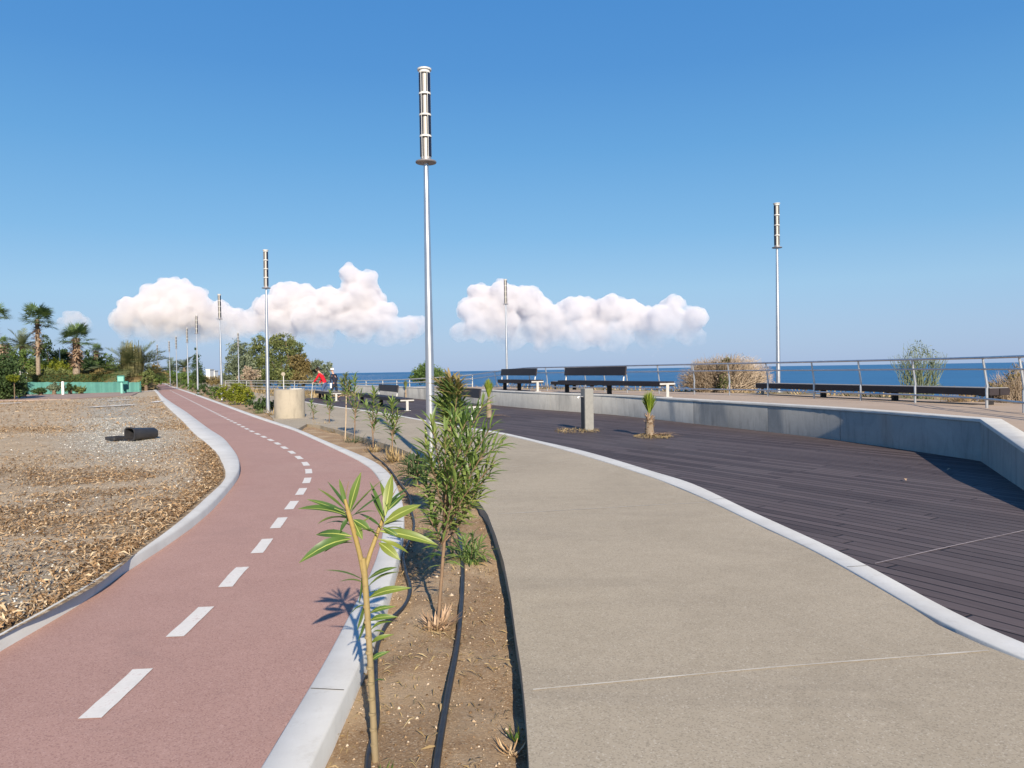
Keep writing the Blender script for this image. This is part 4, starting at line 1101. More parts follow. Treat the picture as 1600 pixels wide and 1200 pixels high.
def px_tree(px, Y, blobs_px, mat, label, cat='tree', z0=-.05, **kw):
    """crown described by picture measurements (x, y, half width, half height) at distance Y"""
    s = Y / FPX; base = at_d(px, 590, Y); B = []
    for (x, y, rx, ry) in blobs_px:
        c = at_d(x, y, Y); B.append((c.x - base.x, random.uniform(-.4, .4) * rx * s, c.z - z0, rx * s, rx * s * random.uniform(.8, 1.1), ry * s))
    return tree((base.x, Y, z0), B, mat, label, cat, **kw)
def fan_palm(px, Y, yc, ybase, rpx, label, shag=None, n=34, z0=0, tr_px=3.0, shag_px=6.5, group='palms behind the hedge', lean=0):
    s = Y / FPX; b = at_d(px, ybase, Y); top = at_d(px + lean, yc, Y); h = top.z - z0; dx = top.x - b.x
    r = empty('fan_palm', (b.x, Y, z0), label, 'palm', group)
    T = lambda t: Vector((dx * t, 0, h * t))
    zs = shag if shag is not None else .45
    P = [T(t) for t in np.linspace(0, 1, 10)]
    mb = MB().tube(P, [tr_px * s * (1.25 if i == 0 else 1) for i in range(10)], 10); mb.build('trunk', M['palm_trunk'], r)
    # old leaf bases hanging round the upper trunk
    Q = []; ns = 320
    for i in range(ns):
        t = zs + (1 - zs) * random.random() ** .9; a = random.uniform(0, 6.283); rad = 1.2 * shag_px * s * (.45 + .55 * math.sin(math.pi * min(1, max(0.05, (t - zs) / (1 - zs)))) ** .5)
        c = T(t) + Vector((math.cos(a), math.sin(a), 0)) * rad * .55; o_ = c + Vector((math.cos(a), math.sin(a), random.uniform(-.9, .7))) * rad * random.uniform(.5, .95)
        w = Vector((-math.sin(a), math.cos(a), 0)) * rad * .14
        Q.append([c - w, c + w, o_ + w * .5, o_ - w * .5])
    quads_mesh('leaf_bases', Q, M['palm_stub'], r)
    Q = []; Rm = rpx * s
    for i in range(n):
        a = random.uniform(0, 6.283); el = math.asin(random.uniform(-.45, .98)); d = Vector((math.cos(a) * math.cos(el), math.sin(a) * math.cos(el), math.sin(el)))
        pet = Rm * random.uniform(.42, .62); c = T(1) + d * pet + Vector((0, 0, -.10 * pet * (1 - d.z)))
        sd = d.cross(Vector((0, 0, 1))); sd = sd.normalized() if sd.length > .05 else Vector((1, 0, 0)); up = sd.cross(d)
        w = sd * Rm * .014; Q.append([T(1) - w, T(1) + w, c + w, c - w])
        nf = 19; LR = Rm * random.uniform(.44, .60)
        for k in range(nf):
            u = (k / (nf - 1) - .5) * 2; an = u * 1.9
            e = d * math.cos(an) + sd * math.sin(an) + up * (.22 * (1 - abs(u)))
            tip = c + e * LR * (1 - .15 * abs(u)) + Vector((0, 0, -LR * random.uniform(.05, .32)))
            mid = c.lerp(tip, .55) + up * LR * .06; ww = (e.cross(up)).normalized() * LR * .045
            Q.append([c, mid + ww, tip, mid - ww])
    quads_mesh('fronds', Q, M['palm_leaf'], r); return r
def pinnate(Q, base, d, L, droop, nl=26, lw=.026, ll=.28, sag=0.0):
    """one feather frond: rachis bending down, leaflets on both sides"""
    d = d.normalized(); sd = d.cross(Vector((0, 0, 1))); sd = sd.normalized() if sd.length > .05 else Vector((1, 0, 0))
    pts = []; p = Vector(base); dd = d.copy(); st = L / nl
    for i in range(nl + 1):
        pts.append(p.copy()); p = p + dd * st; dd = (dd + Vector((0, 0, -droop / nl))).normalized()
    for i in range(nl):
        a, b = pts[i], pts[i + 1]; t = i / nl; e = (b - a).normalized(); up = sd.cross(e)
        w = sd * L * .010 * (1 - t * .7); Q.append([a - w, a + w, b + w, b - w])
        if i < 2: continue
        k = ll * L * (math.sin(math.pi * min(1, .12 + t * .86)) ** .6)
        for sg in (-1, 1):
            o_ = (sd * sg * .85 + e * .75 + up * random.uniform(.05, .45) + Vector((0, 0, -sag))).normalized() * k * random.uniform(.8, 1.1)
            ww = e * L * lw; Q.append([a - ww * .5, a + ww * .5, a + o_ * .6 + ww * .6, a + o_])
def date_palm(px, Y, yc, ybase, rpx, label, n=40, z0=0, tied=False, trunk_px=5, mat='date_leaf', lo=-.25, group='palms behind the hedge'):
    s = Y / FPX; b = at_d(px, ybase, Y); h = at_d(px, yc, Y).z - z0; Rm = rpx * s
    r = empty('date_palm', (b.x, Y, z0), label, 'palm', group)
    mb = MB().tube([(0, 0, 0), (0, 0, h * .5), (0, 0, h)], [trunk_px * s, trunk_px * s * .9, trunk_px * s * 1.05], 10)
    mb.build('trunk', M['palm_trunk'], r); Q = []
    for i in range(n):
        a = random.uniform(0, 6.283); z = random.uniform(lo, .95)
        d = Vector((math.cos(a) * math.sqrt(1 - z * z), math.sin(a) * math.sqrt(1 - z * z), z))
        pinnate(Q, (0, 0, h), d, Rm * random.uniform(.85, 1.1), random.uniform(.5, 1.1))
    quads_mesh('fronds', Q, M[mat], r)
    if tied:
        Q = []
        for i in range(900):
            a = random.uniform(0, 6.283); rad = random.uniform(.3, 1) ** .5 * 15.5 * s; top = h + (46 - random.random() ** 2 * 26) * s
            z0_ = random.uniform(0, h * 1.1); z1_ = min(top, z0_ + random.uniform(1.2, 3.4)); q = 1 + .12 * z1_ / (h + 45 * s)
            c = Vector((math.cos(a) * rad, math.sin(a) * rad, z0_)); e = Vector((math.cos(a) * rad * q + random.gauss(0, .12), math.sin(a) * rad * q, z1_))
            w = Vector((-math.sin(a), math.cos(a), 0)) * random.uniform(.03, .085); Q.append([c - w, c + w, e + w * .4, e - w * .4])
        quads_mesh('tied_fronds', Q, M['tied_leaf'], r)
        Q = []
        for i in range(46):
            a = random.uniform(0, 6.283); z = random.uniform(-.3, .25)
            d = Vector((math.cos(a) * math.sqrt(1 - z * z), math.sin(a) * math.sqrt(1 - z * z), z))
            pinnate(Q, (0, 0, h * .62), d, Rm * random.uniform(.7, 1.0), random.uniform(1.2, 1.9), 22)
        quads_mesh('dead_fronds', Q, M['dead_frond'], r)
    return r

# ---- left background
G_L = 'trees behind the hedge'
fan_palm(60, 88, 499, 588, 31, 'tallest fan palm with a shaggy trunk, behind the left part of the hedge', .5, 40, lean=-2)
fan_palm(119, 86, 528, 588, 30, 'shorter broad fan palm with a thick shaggy trunk, right of the tallest palm', .42, 40, tr_px=5, shag_px=8.5)
fan_palm(-8, 70, 492, 596, 27, 'palm at the left edge with only its frond tips in the picture', .3, 30, tr_px=5)
fan_palm(150, 100, 548, 590, 15, 'small bright fan palm right of the two big fan palms', .5, 24)
fan_palm(2, 62, 538, 602, 16, 'dark trunked palm cut by the left edge of the picture, below the palm tips', .2, 22, tr_px=9, shag_px=13)
date_palm(36, 100, 540, 590, 31, 'grey green feather palm left of and behind the tallest fan palm', 46, trunk_px=4, mat='date_leaf')
date_palm(208, 80, 577, 606, 60, 'big date palm with its upper fronds tied in an upright bundle', 34, tied=True, trunk_px=9, lo=.0)
date_palm(266, 125, 578, 600, 24, 'small date palm behind the far lamp posts right of the tied palm', 34, trunk_px=3)
date_palm(289, 130, 574, 600, 22, 'bushy date palm left of the dark cypress', 34, trunk_px=3)
date_palm(234, 140, 580, 600, 20, 'faint palm behind the right fronds of the tied palm', 28, trunk_px=3)
px_tree(308, 112, [(308, 590, 9, 10), (307, 577, 7, 12), (306.5, 562, 4, 13), (306, 549, 1.6, 9)], 'tree_dark', 'dark pointed cypress left of the third nearest lamp post in the row', n=2600, size=.25, name='cypress', clump=.5)
px_tree(22, 95, [(14, 560, 16, 20), (30, 566, 16, 16), (44, 560, 13, 18), (20, 578, 26, 12)], 'tree_green', 'mid green broadleaf tree filling the space left of the tallest palm trunk', n=4200, size=.28, group=G_L)
px_tree(74, 96, [(73, 540, 9, 16), (74, 556, 14, 16), (72, 572, 18, 14)], 'tree_dark', 'dark rounded tree between the two big fan palms', n=3600, size=.26, group=G_L)
px_tree(84, 91, [(80, 574, 20, 12), (100, 576, 16, 10), (66, 578, 14, 9)], 'yellow_shrub', 'yellow green bushy tree low between the two big fan palm trunks', n=2600, size=.26, group=G_L)
px_tree(100, 99, [(98, 562, 13, 16), (106, 574, 14, 14), (92, 556, 9, 10)], 'tree_dark', 'dark green tree just left of the shorter fan palm trunk', n=3200, size=.26, group=G_L)
px_tree(138, 97, [(132, 560, 10, 13), (142, 568, 14, 14), (152, 574, 15, 12)], 'tree_dark', 'dark tree right of the shorter fan palm trunk', n=3200, size=.26, group=G_L)
px_tree(160, 92, [(152, 578, 18, 10), (172, 576, 15, 12), (166, 562, 10, 9)], 'tree_green', 'light green shrubby tree left of the tied date palm', n=3000, size=.25, group=G_L)
px_tree(240, 104, [(236, 586, 13, 12), (252, 588, 13, 10), (245, 576, 9, 9)], 'tree_brown', 'brownish tree right behind the tied date palm', n=2400, size=.26, group=G_L)
px_tree(272, 120, [(262, 590, 15, 9), (280, 590, 14, 9), (296, 592, 13, 9)], 'tree_green', 'green shrub mass below the far date palms beside the path bend', n=3400, size=.26, group=G_L)
px_tree(228, 77, [(228, 592, 9, 9), (233, 584, 8, 9), (222, 600, 6, 5)], 'tree_olive', 'olive green shrub at the right foot of the tied date palm', n=1500, size=.2, cat='shrub')
px_tree(330, 118, [(320, 594, 10, 5), (333, 595, 11, 6), (343, 597, 8, 5)], 'tree_brown', 'low brownish bush beside the far end of the sidewalk', 'bush', n=1700, size=.22)
for px_, Y_, bl, mt, lb in ((12, 110, [(4, 570, 20, 18), (20, 574, 20, 14)], 'tree_olive', 'olive tree mass at the far left behind the palms'), (46, 108, [(42, 572, 18, 13), (56, 576, 16, 11)], 'tree_grey', 'grey green tree behind the tallest palm trunk'), (118, 106, [(110, 574, 20, 12), (130, 577, 18, 10)], 'tree_green', 'green tree filling behind the shorter fan palm'), (182, 101, [(176, 582, 18, 9), (192, 579, 14, 12)], 'tree_olive', 'olive tree close behind the tied date palm'), (235, 96, [(232, 590, 14, 9), (246, 592, 14, 8)], 'tree_green', 'green bush right of the tied date palm'), (90, 90, [(92, 583, 18, 6), (72, 583, 12, 6), (50, 582, 12, 7)], 'tree_olive', 'low olive bushes just above the hedge between the palms'), (150, 90, [(140, 583, 18, 6), (165, 585, 16, 6)], 'tree_brown', 'low brownish bushes just above the hedge, left of the tied palm')):
    px_tree(px_, Y_, bl, mt, lb, n=3600, size=.26, group=G_L)
o = empty('trimmed_hedge', (at_d(128, 590, 79).x, 79.3, 0), 'long brown green trimmed hedge above the green mesh fence', 'hedge')
a_, b_ = at_d(38, 590, 79), at_d(222, 590, 79); zt, zb = at_d(130, 584.5, 79).z, .3; n = 15000
P = np.stack([rng.uniform(a_.x, b_.x, n), 79.3 + rng.uniform(-.1, 1.2, n), rng.uniform(zb, zt, n)], -1) - np.array([o.location.x, 79.3, 0])
P[:, 2] += np.where(P[:, 2] > zt - .15, rng.normal(0, .06, n), 0)
ax = rdir(n, .2); sd = np.cross(ax, rdir(n)); L = .2 * rng.uniform(.6, 1.4, (n, 1))
quads_mesh('leaves', np.stack([P - ax * L / 2, P + sd * L * .2, P + ax * L / 2, P - sd * L * .2], 1), M['hedge'], o)
mb = MB()
for x in np.linspace(a_.x, b_.x, 26): mb.tube([(x - o.location.x, .5, 0), (x - o.location.x + random.uniform(-.2, .2), .5, zt * .7)], [.05, .03], 6)
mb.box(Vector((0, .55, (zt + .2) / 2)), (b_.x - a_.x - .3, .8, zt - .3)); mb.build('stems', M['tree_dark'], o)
px_tree(8, 52, [(-16, 575, 34, 26), (10, 590, 22, 24), (-2, 612, 30, 16), (24, 604, 13, 16)], 'tree_dark', 'large dark shaded shrub at the left edge in front of the fence', 'shrub', n=9000, size=.2, clump=.4, hollow=.3)
px_tree(36, 58, [(33, 590, 6, 5), (36, 600, 5, 9), (39, 610, 4, 8)], 'tree_dark', 'narrow dark shrub right of the grey cabinet', 'shrub', n=1600, size=.16)
px_tree(22, 51, [(22, 591, 8, 5)], 'yellow_shrub', 'small yellowish shrub glowing above the grey cabinet', 'shrub', n=700, size=.16, z0=0, trunk=.03)
for px_, Y_, bl, mt, lb in ((84, 64.5, [(80, 606, 11, 5.5), (90, 604, 9, 7)], 'tree_grey', 'dark grey green low shrub left of the white marker post'), (109, 65, [(106, 605, 8, 7), (114, 607, 8, 5)], 'tree_dark', 'dark low shrub right of the white marker post'), (127, 65.5, [(126, 609, 9, 4)], 'tree_olive', 'small olive low shrub at the foot of the green mesh'), (64, 63, [(62, 611, 10, 3.5)], 'tree_dark', 'flat dark low shrub left of the grey green one by the mesh')):
    px_tree(px_, Y_, bl, mt, lb, 'shrub', n=900, size=.17, group='low shrubs along the green mesh')

# ---- right of the path: tree group, round bush, dry bushes
px_tree(372, 96, [(372, 552, 16, 19), (366, 572, 15, 17), (382, 578, 18, 16), (358, 586, 11, 10), (376, 594, 22, 9)], 'tree_grey', 'grey green left tree of the tree group behind the far railing', n=8500, size=.26, clump=.30)
px_tree(404, 100, [(404, 536, 14, 14), (402, 556, 17, 18), (410, 576, 20, 16), (406, 590, 30, 13), (388, 566, 12, 14)], 'tree_olive', 'olive tree in the middle of the group, partly behind the second lamp post', n=8500, size=.26, clump=.30)
px_tree(440, 98, [(430, 534, 13, 12), (446, 532, 13, 12), (459, 542, 15, 14), (438, 552, 22, 18), (446, 572, 26, 17), (468, 556, 10, 12), (444, 588, 36, 14), (422, 560, 14, 16)], 'tree_olive', 'largest olive green tree, rounded, right of the second lamp post', n=13000, size=.26, clump=.28)
px_tree(474, 97, [(468, 570, 16, 15), (484, 576, 13, 11), (478, 589, 24, 10)], 'tree_brown', 'brownish low tree at the right side of the tree group', n=6500, size=.24)
px_tree(504, 95, [(498, 572, 11, 9), (511, 573, 9, 8), (504, 585, 15, 10), (500, 594, 17, 7)], 'tree_grey', 'small grey green tree behind the two people', n=4800, size=.22)
px_tree(393, 90, [(386, 580, 11, 9), (396, 584, 12, 8), (382, 590, 10, 5)], 'dry_bush', 'dry reddish brown shrub in front of the tree group', 'shrub', n=2400, size=.22, asp=.25)
b0 = at_d(668, 592, 62)
px_tree(668, 62, [(668, 586, 24, 13), (653, 590, 13, 10), (684, 590, 15, 10), (668, 577, 16, 8)], 'tree_green', 'round green bush beyond the railing behind the nearest lamp post', 'bush', n=6500, size=.15, clump=.3, z0=-.6)
def twig_bush(px, Y, z0, blobs, label, mat='dry_bush', n=900, r=.008, green=None, leafy=0, name='dry_bush', seg=4):
    s = Y / FPX; b = at_d(px, 600, Y); root = empty(name, (b.x, Y, z0), label, 'bush'); mb = MB()
    Bm = []
    for (x, y, rx, ry) in blobs:
        c = at_d(x, y, Y); Bm.append((c.x - b.x, c.z - z0, rx * s, ry * s))
    for i in range(n):
        bx, bz, rx, rz = random.choice(Bm); a = random.uniform(0, 6.283); q = random.random() ** .4; ph = random.uniform(-.3, 1)
        tip = Vector((bx + rx * q * math.cos(a) * math.sqrt(1 - ph * ph * .8), rx * q * math.sin(a) * .9, bz + rz * q * ph))
        st = Vector((bx * random.uniform(.1, .8), random.uniform(-.1, .1), max(0, bz * random.uniform(0, .6)))); 
        P = [st]; 
        for k in range(1, seg + 1):
            t = k / seg; P.append(st.lerp(tip, t) + Vector((random.uniform(-1, 1), random.uniform(-1, 1), random.uniform(-.6, 1))) * (tip - st).length * .09 * (1 if k < seg else .3))
        mb.tube(P, [r * (1 - .75 * k / seg) for k in range(seg + 1)], 3, False)
    mb.build('twigs', M[mat], root)
    if leafy: quads_mesh('leaves', crown_leaves([(bx, 0, bz, rx, rx * .9, rz) for bx, bz, rx, rz in Bm], leafy, .07, .3, hollow=.35), M[green], root)
    return root
twig_bush(1128, 30.5, .3, [(1086, 596, 32, 26), (1118, 584, 40, 32), (1160, 584, 38, 32), (1138, 572, 34, 22), (1186, 592, 24, 30), (1100, 578, 26, 20)], 'wide pale dry leafless bush beyond the railing, left of the terrace lamp post', n=3600, r=.013, leafy=3800, green='dry_bush')
px_tree(1131, 30.2, [(1131, 580, 9, 16), (1128, 596, 13, 14), (1136, 568, 5, 9)], 'tree_olive', 'narrow olive green shrub growing inside the wide dry bush', 'shrub', n=1700, size=.10, z0=.3, trunk=.04)
twig_bush(1436, 21.6, .25, [(1436, 566, 34, 24), (1432, 548, 22, 18), (1440, 590, 34, 24), (1404, 560, 20, 10), (1466, 560, 20, 12)], 'sparse spiky green bush rising above the railing against the sky', 'tree_grey', 150, .012, 'tree_grey', 700, 'spiky_bush')
twig_bush(1590, 17.2, .2, [(1580, 600, 34, 24), (1606, 590, 30, 26), (1560, 612, 22, 18), (1630, 600, 30, 30)], 'dry brown twiggy bush behind the railing at the right edge', n=1300, r=.008, leafy=1200, green='tree_brown')
twig_bush(1500, 17.6, .3, [(1500, 622, 26, 10), (1530, 628, 24, 10)], 'low dry scrub at the foot of the railing left of the right edge', n=500, r=.006, leafy=500, green='straw')

# ---- shrub row beside the path
def shrub(px, py, w, h, mat, label, n=900, size=.09, grp='low shrubs in the bed right of the bicycle path'):
    p = at(px, py, -.03); s = p.y / FPX
    return tree((p.x, p.y + w * s * .5, -.06), [(-.4 * w * s, 0, h * s * .5, .55 * w * s, .6 * w * s, .5 * h * s), (.4 * w * s, .1, h * s * .45, .5 * w * s, .6 * w * s, .5 * h * s), (0, -.1, h * s * .62, .5 * w * s, .5 * w * s, .42 * h * s)], mat, label, 'shrub', n, size, .03, 'shrub', grp)
for a in ((410, 642, 18, 20, 'tree_dark', 'dark green shrub nearest to the round drum, left of the second lamp post', 1300, .10),
          (394, 640, 15, 16, 'tree_dark', 'low dark shrub at the bed edge left of the one by the drum', 900, .09),
          (372, 633, 22, 34, 'yellow_shrub', 'bright yellow green shrub, the tallest of the bed', 2200, .11),
          (352, 628, 14, 26, 'yellow_shrub', 'yellow green shrub left of the tallest one', 1300, .11),
          (386, 632, 12, 22, 'tree_green', 'green shrub right of the tallest yellow one', 1000, .10),
          (336, 624, 14, 20, 'tree_green', 'mid green shrub at the foot of the third lamp post', 1200, .11),
          (318, 618, 14, 18, 'tree_dark', 'dark green shrub at the foot of the fourth lamp post', 1100, .12),
          (302, 612, 12, 15, 'tree_green', 'green shrub left of the fourth lamp post', 900, .13),
          (288, 608, 12, 14, 'tree_green', 'green shrub at the foot of the fifth lamp post', 800, .14),
          (276, 604.5, 10, 12, 'tree_dark', 'dark small shrub at the foot of the right lamp of the far pair', 700, .15)):
    shrub(*a)
def grass_tuft(px, py, hpx, wpx, n, mat, label, z=-.1, name='grass_tuft', cat='grass tuft', droop=.5, grp=None, wl=.09):
    p = at(px, py, z); s = p.y / FPX; mb = MB()
    for i in range(n):
        a = random.uniform(0, 6.283); l = hpx * s * random.uniform(.5, 1.1); out = wpx * s * random.uniform(.2, 1) * .6
        b = Vector((random.gauss(0, .1), random.gauss(0, .1), 0)) * wpx * s * .8
        mb.leaf(b, b + Vector((math.cos(a) * out, math.sin(a) * out, l * random.uniform(.4, 1))), l * wl, bend=-droop * random.uniform(.2, .8), prof=(.5, 1, .8, .1))
    o = mb.build(name, M[mat], None); o.location = (p.x, p.y, z + .005); return tag(o, label, cat, grp)

# ================================================================== OLEANDERS IN THE PLANTING BED
def near_plant():
    b = at(585, 1193, -.10); Y = b.y
    r = empty('young_plant', b, 'nearest young plant with a forked yellow stem and large leaves, in the foreground bed', 'plant')
    W = lambda x, y, dy=0.0: at_d(x, y, Y + dy) - b
    st = MB().tube([W(587, 1200), W(583, 1120, .01), (W(579, 1040, .01)), W(574, 960, 0), W(570, 900, 0), W(567, 872, 0)], [.0155, .014, .013, .0125, .0125, .0115], 10)
    st.tube([W(569, 900), W(562, 865), W(553, 830, -.02), W(545, 803, -.03), W(539, 780, -.03)], [.0105, .0105, .010, .0095, .006], 9)
    st.tube([W(569, 895, .01), W(578, 865, .03), W(589, 835, .05), W(598, 812, .06), W(604, 785, .07)], [.010, .0095, .0085, .0075, .005], 9)
    for y in range(900, 1180, 24):
        st.lathe([(.0125 + (y - 900) * .000008, -.004), (.0134 + (y - 900) * .000008, .002), (.0125 + (y - 900) * .000008, .007)], 10, W(569.5 + (y - 900) * .056, y, .003))
    o = st.build('stem', M['stem'], r); smooth_angle(o, 60)
    F = Vector((0, -.8, .6)); E = Vector((.0, -.15, 1)); G = Vector((.3, -.6, .6)); K = Vector((-.4, -.5, .7))
    L = [ # base x,y  tip x,y  width px  tip depth  facing  bend
     (546,800, 563,738, 17, .02, F, .1), (541,798, 497,762, 9, .05, E, .05), (543,803, 480,779, 12, -.02, K, .06), (545,807, 467,791, 20, -.06, Vector((0,-.45,.9)), .12),
     (547,811, 496,814, 17, -.10, Vector((0,.2,1)), .15), (549,842, 468,873, 22, -.10, F, .28), (550,838, 492,833, 17, .04, F, .2), (551,848, 506,859, 13, .02, Vector((0,.6,.8)), .2),
     (548,798, 598,748, 7, .06, E, .03), (551,806, 603,767, 9, .07, E, .03), (552,812, 580,830, 17, .0, G, .1), (549,806, 590,797, 8, .1, E, .1), (553,815, 566,842, 15, -.04, F, .1),
     (602,806, 612,741, 19, .08, F, .08), (600,818, 656,787, 21, .02, G, .16), (594,830, 684,849, 20, -.02, Vector((.1,-.75,.6)), .14), (592,848, 624,873, 19, -.04, F, .2),
     (598,822, 632,813, 10, .1, E, .1), (600,826, 640,828, 8, .06, E, .15), (606,795, 594,752, 9, .1, E, .04), (604,800, 622,770, 10, .13, E, .05),
     (596,824, 560,800, 9, .12, E, .08), (600,815, 580,770, 10, .14, G, .05), (556,822, 530,800, 8, .10, E, .1), (590,838, 555,812, 8, .1, E, .1),
     (571,908, 509,887, 9, -.03, E, .12), (574,906, 618,884, 12, -.03, K, .14), (574,918, 622,890, 12, .03, E, .16), (577,934, 638,916, 16, -.03, F, .25), (574,926, 606,924, 6, .02, E, .1),
     (567,880, 564,945, 13, .03, Vector((-.8,-.4,.2)), -.1), (571,940, 560,985, 13, .02, Vector((-.7,-.5,.2)), -.1), (578,958, 615,946, 10, -.02, F, .25), (578,970, 618,962, 12, -.02, F, .3), (579,985, 612,968, 9, .04, K, .3),
     (574,955, 562,1002, 12, .05, Vector((-.7,-.5,.2)), -.1), (580,1033, 606,1017, 10, 0, F, .35), (579,992, 600,985, 8, 0, E, .3),
     (544,796, 512,752, 8, .06, E, .02), (545,800, 486,790, 9, .03, E, .12), (542,795, 530,748, 9, .08, F, .05), (548,806, 530,832, 9, .0, F, .2), (547,803, 575,770, 8, .05, E, .05), (550,822, 505,815, 8, .08, E, .18), (553,830, 580,806, 8, .06, E, .1),
     (603,800, 634,770, 10, .12, G, .1), (600,808, 578,752, 8, .1, E, .05), (601,812, 650,806, 9, .08, E, .2), (597,824, 626,840, 10, -.02, F, .2), (590,842, 640,862, 9, .05, F, .25), (604,790, 640,760, 8, .15, E, .05), (594,832, 562,826, 8, -.03, E, .15),
     (572,912, 530,905, 7, .02, E, .2), (575,945, 545,958, 8, .02, E, .2), (580,1005, 612,990, 9, 0, F, .35), (582,1070, 600,1060, 6, 0, E, .3)]
    mb = MB()
    for x0, y0, x1, y1, w, dz, up, bd in L:
        mb.leaf(W(x0, y0, .02), W(x1, y1, dz), w * Y / FPX * .82, up, bd, random.uniform(.1, .5), prof=(.12, .55, .9, 1, .88, .55, .0))
    o = mb.build('leaves', M['big_leaf'], r); o.data.polygons.foreach_set('use_smooth', [True] * len(o.data.polygons))
    mb = MB()
    for x0, y0, x1, y1, w, dz, up, bd in L:
        if w > 9: mb.leaf(W(x0, y0, .02) + up.normalized() * .0012, W(x1, y1, dz) + up.normalized() * .0012, w * Y / FPX * .10, up, bd, .0, prof=(.8, 1, .9, .8, .6, .4, .1))
    mb.build('leaf_veins', M['leaf_vein'], r)
    mb = MB()
    for k, (x0, y0, x1, y1) in enumerate(((604,785,614,752), (603,790,608,750), (606,792,620,762), (539,782,545,752))):
        mb.tube([W(x0, y0, .06), W((x0 + x1) / 2, (y0 + y1) / 2 - 2, .07), W(x1, y1, .08)], [.003, .0025, .001], 5)
    mb.build('shoot_tips', M['brown_stem'], r)
near_plant()
def oleander(base, fork, shoots, label, leaf=(.11, .17), wd=.021, mat='oleander', stem='brown_stem', z=-.10, tips=(), name='oleander', Y=None, dens=1.0, low=(), r0=.013, frac=.45, group=None):
    b = at(*base, z); Y = b.y
    r = empty(name, b, label, 'plant', group); W = lambda x, y, dy=0.0: at_d(x, y, Y + dy) - b
    mb = MB(); f = W(*fork)
    mid = Vector((f.x * .45 + .01, 0, f.z * .5)); 
    mb.tube([(0, 0, -.03), mid, f], [r0 * 1.1, r0, r0 * .85], 8)
    lv = MB(); tp = MB()
    def dress(P, n, f0, tgt):
        for i in range(n):
            t = f0 + (1 - f0) * (i + random.random()) / n; k = min(int(t * (len(P) - 1)), len(P) - 2); u = t * (len(P) - 1) - k
            p = P[k].lerp(P[k + 1], u); ax = (P[k + 1] - P[k]).normalized(); a = i * 2.4 + random.uniform(-.4, .4)
            s1 = ax.orthogonal().normalized(); s2 = ax.cross(s1); rad = s1 * math.cos(a) + s2 * math.sin(a)
            spread = 1.25 - .9 * max(0, t - .2)
            d = (ax * (.55 + .5 * t) + rad * spread + Vector((0, 0, -.12 * (1 - t)))).normalized(); l = random.uniform(*leaf) * (1.05 - .35 * max(0, t - .75) * 4 * .5)
            tgt.leaf(p, p + d * l, wd * random.uniform(.8, 1.2), Vector((0, -.25, 1)) + rad * .2, random.uniform(.05, .28), .3, prof=(.1, .8, 1, .7, 0))
    for sh in shoots:
        x, y, dy, n = sh[:4]; src = W(*sh[4]) if len(sh) > 4 else f
        e = W(x, y, dy); P = [src, src.lerp(e, .35) + Vector((0, dy * .1, -.02)), src.lerp(e, .7) + Vector((0, 0, .01)), e]
        mb.tube(P, [r0 * .6, r0 * .5, r0 * .4, r0 * .22], 6)
        top = (x, y) in tips
        dress(P, int(n * dens), frac, lv)
        if top: dress([P[2].lerp(P[3], .4), P[3], P[3] + (P[3] - P[2]) * .25], 26, 0, tp)
    for x0, y0, x1, y1, dy in low:
        a_, e = W(x0, y0), W(x1, y1, dy); lv.leaf(a_, e, wd, Vector((0, -.4, .9)), .2, .25)
    smooth_angle(mb.build('stem', M[stem], r), 60)
    lv.build('leaves', M[mat], r)
    if tp.v: tp.build('flower_heads', M['dry_tip'], r)
    return r
low = [(690 + random.uniform(-3, 3), y, 690 + random.choice((-1, 1)) * random.uniform(18, 38), y - random.uniform(-12, 14), random.uniform(-.15, .15)) for y in list(range(775, 870, 5))]
shoots = []
for x, y, dy, n in [(676,660,.05,26), (662,700,.0,22), (694,668,-.12,30), (716,655,.1,28), (735,648,-.1,32), (757,636,.05,34), (766,672,-.05,30), (786,694,.1,28), (776,716,-.1,26), (756,700,-.2,30), (742,705,.2,26), (766,738,-.1,24), (722,690,-.2,30), (700,704,.2,26), (672,728,-.12,24), (660,746,.1,20), (734,752,-.2,24), (750,766,.1,18), (715,745,-.25,26), (688,742,.2,22), (700,728,-.2,24), (738,676,-.15,30), (672,775,.1,12), (720,775,-.15,16), (737,790,.05,12), (665,800,-.05,8)]:
    k_ = random.uniform(0, 1); sy_ = min(max(y + random.uniform(60, 130), 745), 850); sx_ = 698 - (sy_ - 730) * .06
    shoots.append((x + random.uniform(-5, 5), y + random.uniform(-8, 8), dy + random.uniform(-.08, .08), n, (sx_, sy_)))
low = [(690 + random.uniform(-4, 4), y, 690 + random.choice((-1, 1)) * random.uniform(16, 40), y - random.uniform(-16, 12), random.uniform(-.15, .15)) for y in list(range(760, 885, 3))]
oleander((683, 983), (701, 730), shoots,
   'bushy oleander with a bare lower stem, second plant from the camera', low=low, leaf=(.085, .165), wd=.0175, dens=1.1, frac=.28, r0=.0105)
oleander((706, 868), (704, 690), [(704,603,0,44), (694,612,.1,36), (716,610,-.1,36), (688,630,.1,30), (722,632,0,30), (700,625,.2,36)], 'tall oleander with faded brownish tops rising behind the bushy one', leaf=(.12, .18), wd=.024, tips=((704,603),(694,612),(716,610)), r0=.014, frac=.3)
oleander((652, 762), (650, 748), [(634,724,0,20), (643,718,.15,22), (655,714,-.1,24), (666,722,.1,22), (630,738,-.1,18), (672,738,0,20), (647,734,-.2,20), (660,730,.2,20)], 'low dark oleander at the foot of the nearest lamp post', leaf=(.12, .20), wd=.028, mat='tree_dark', r0=.012, frac=.15, name='low_oleander')
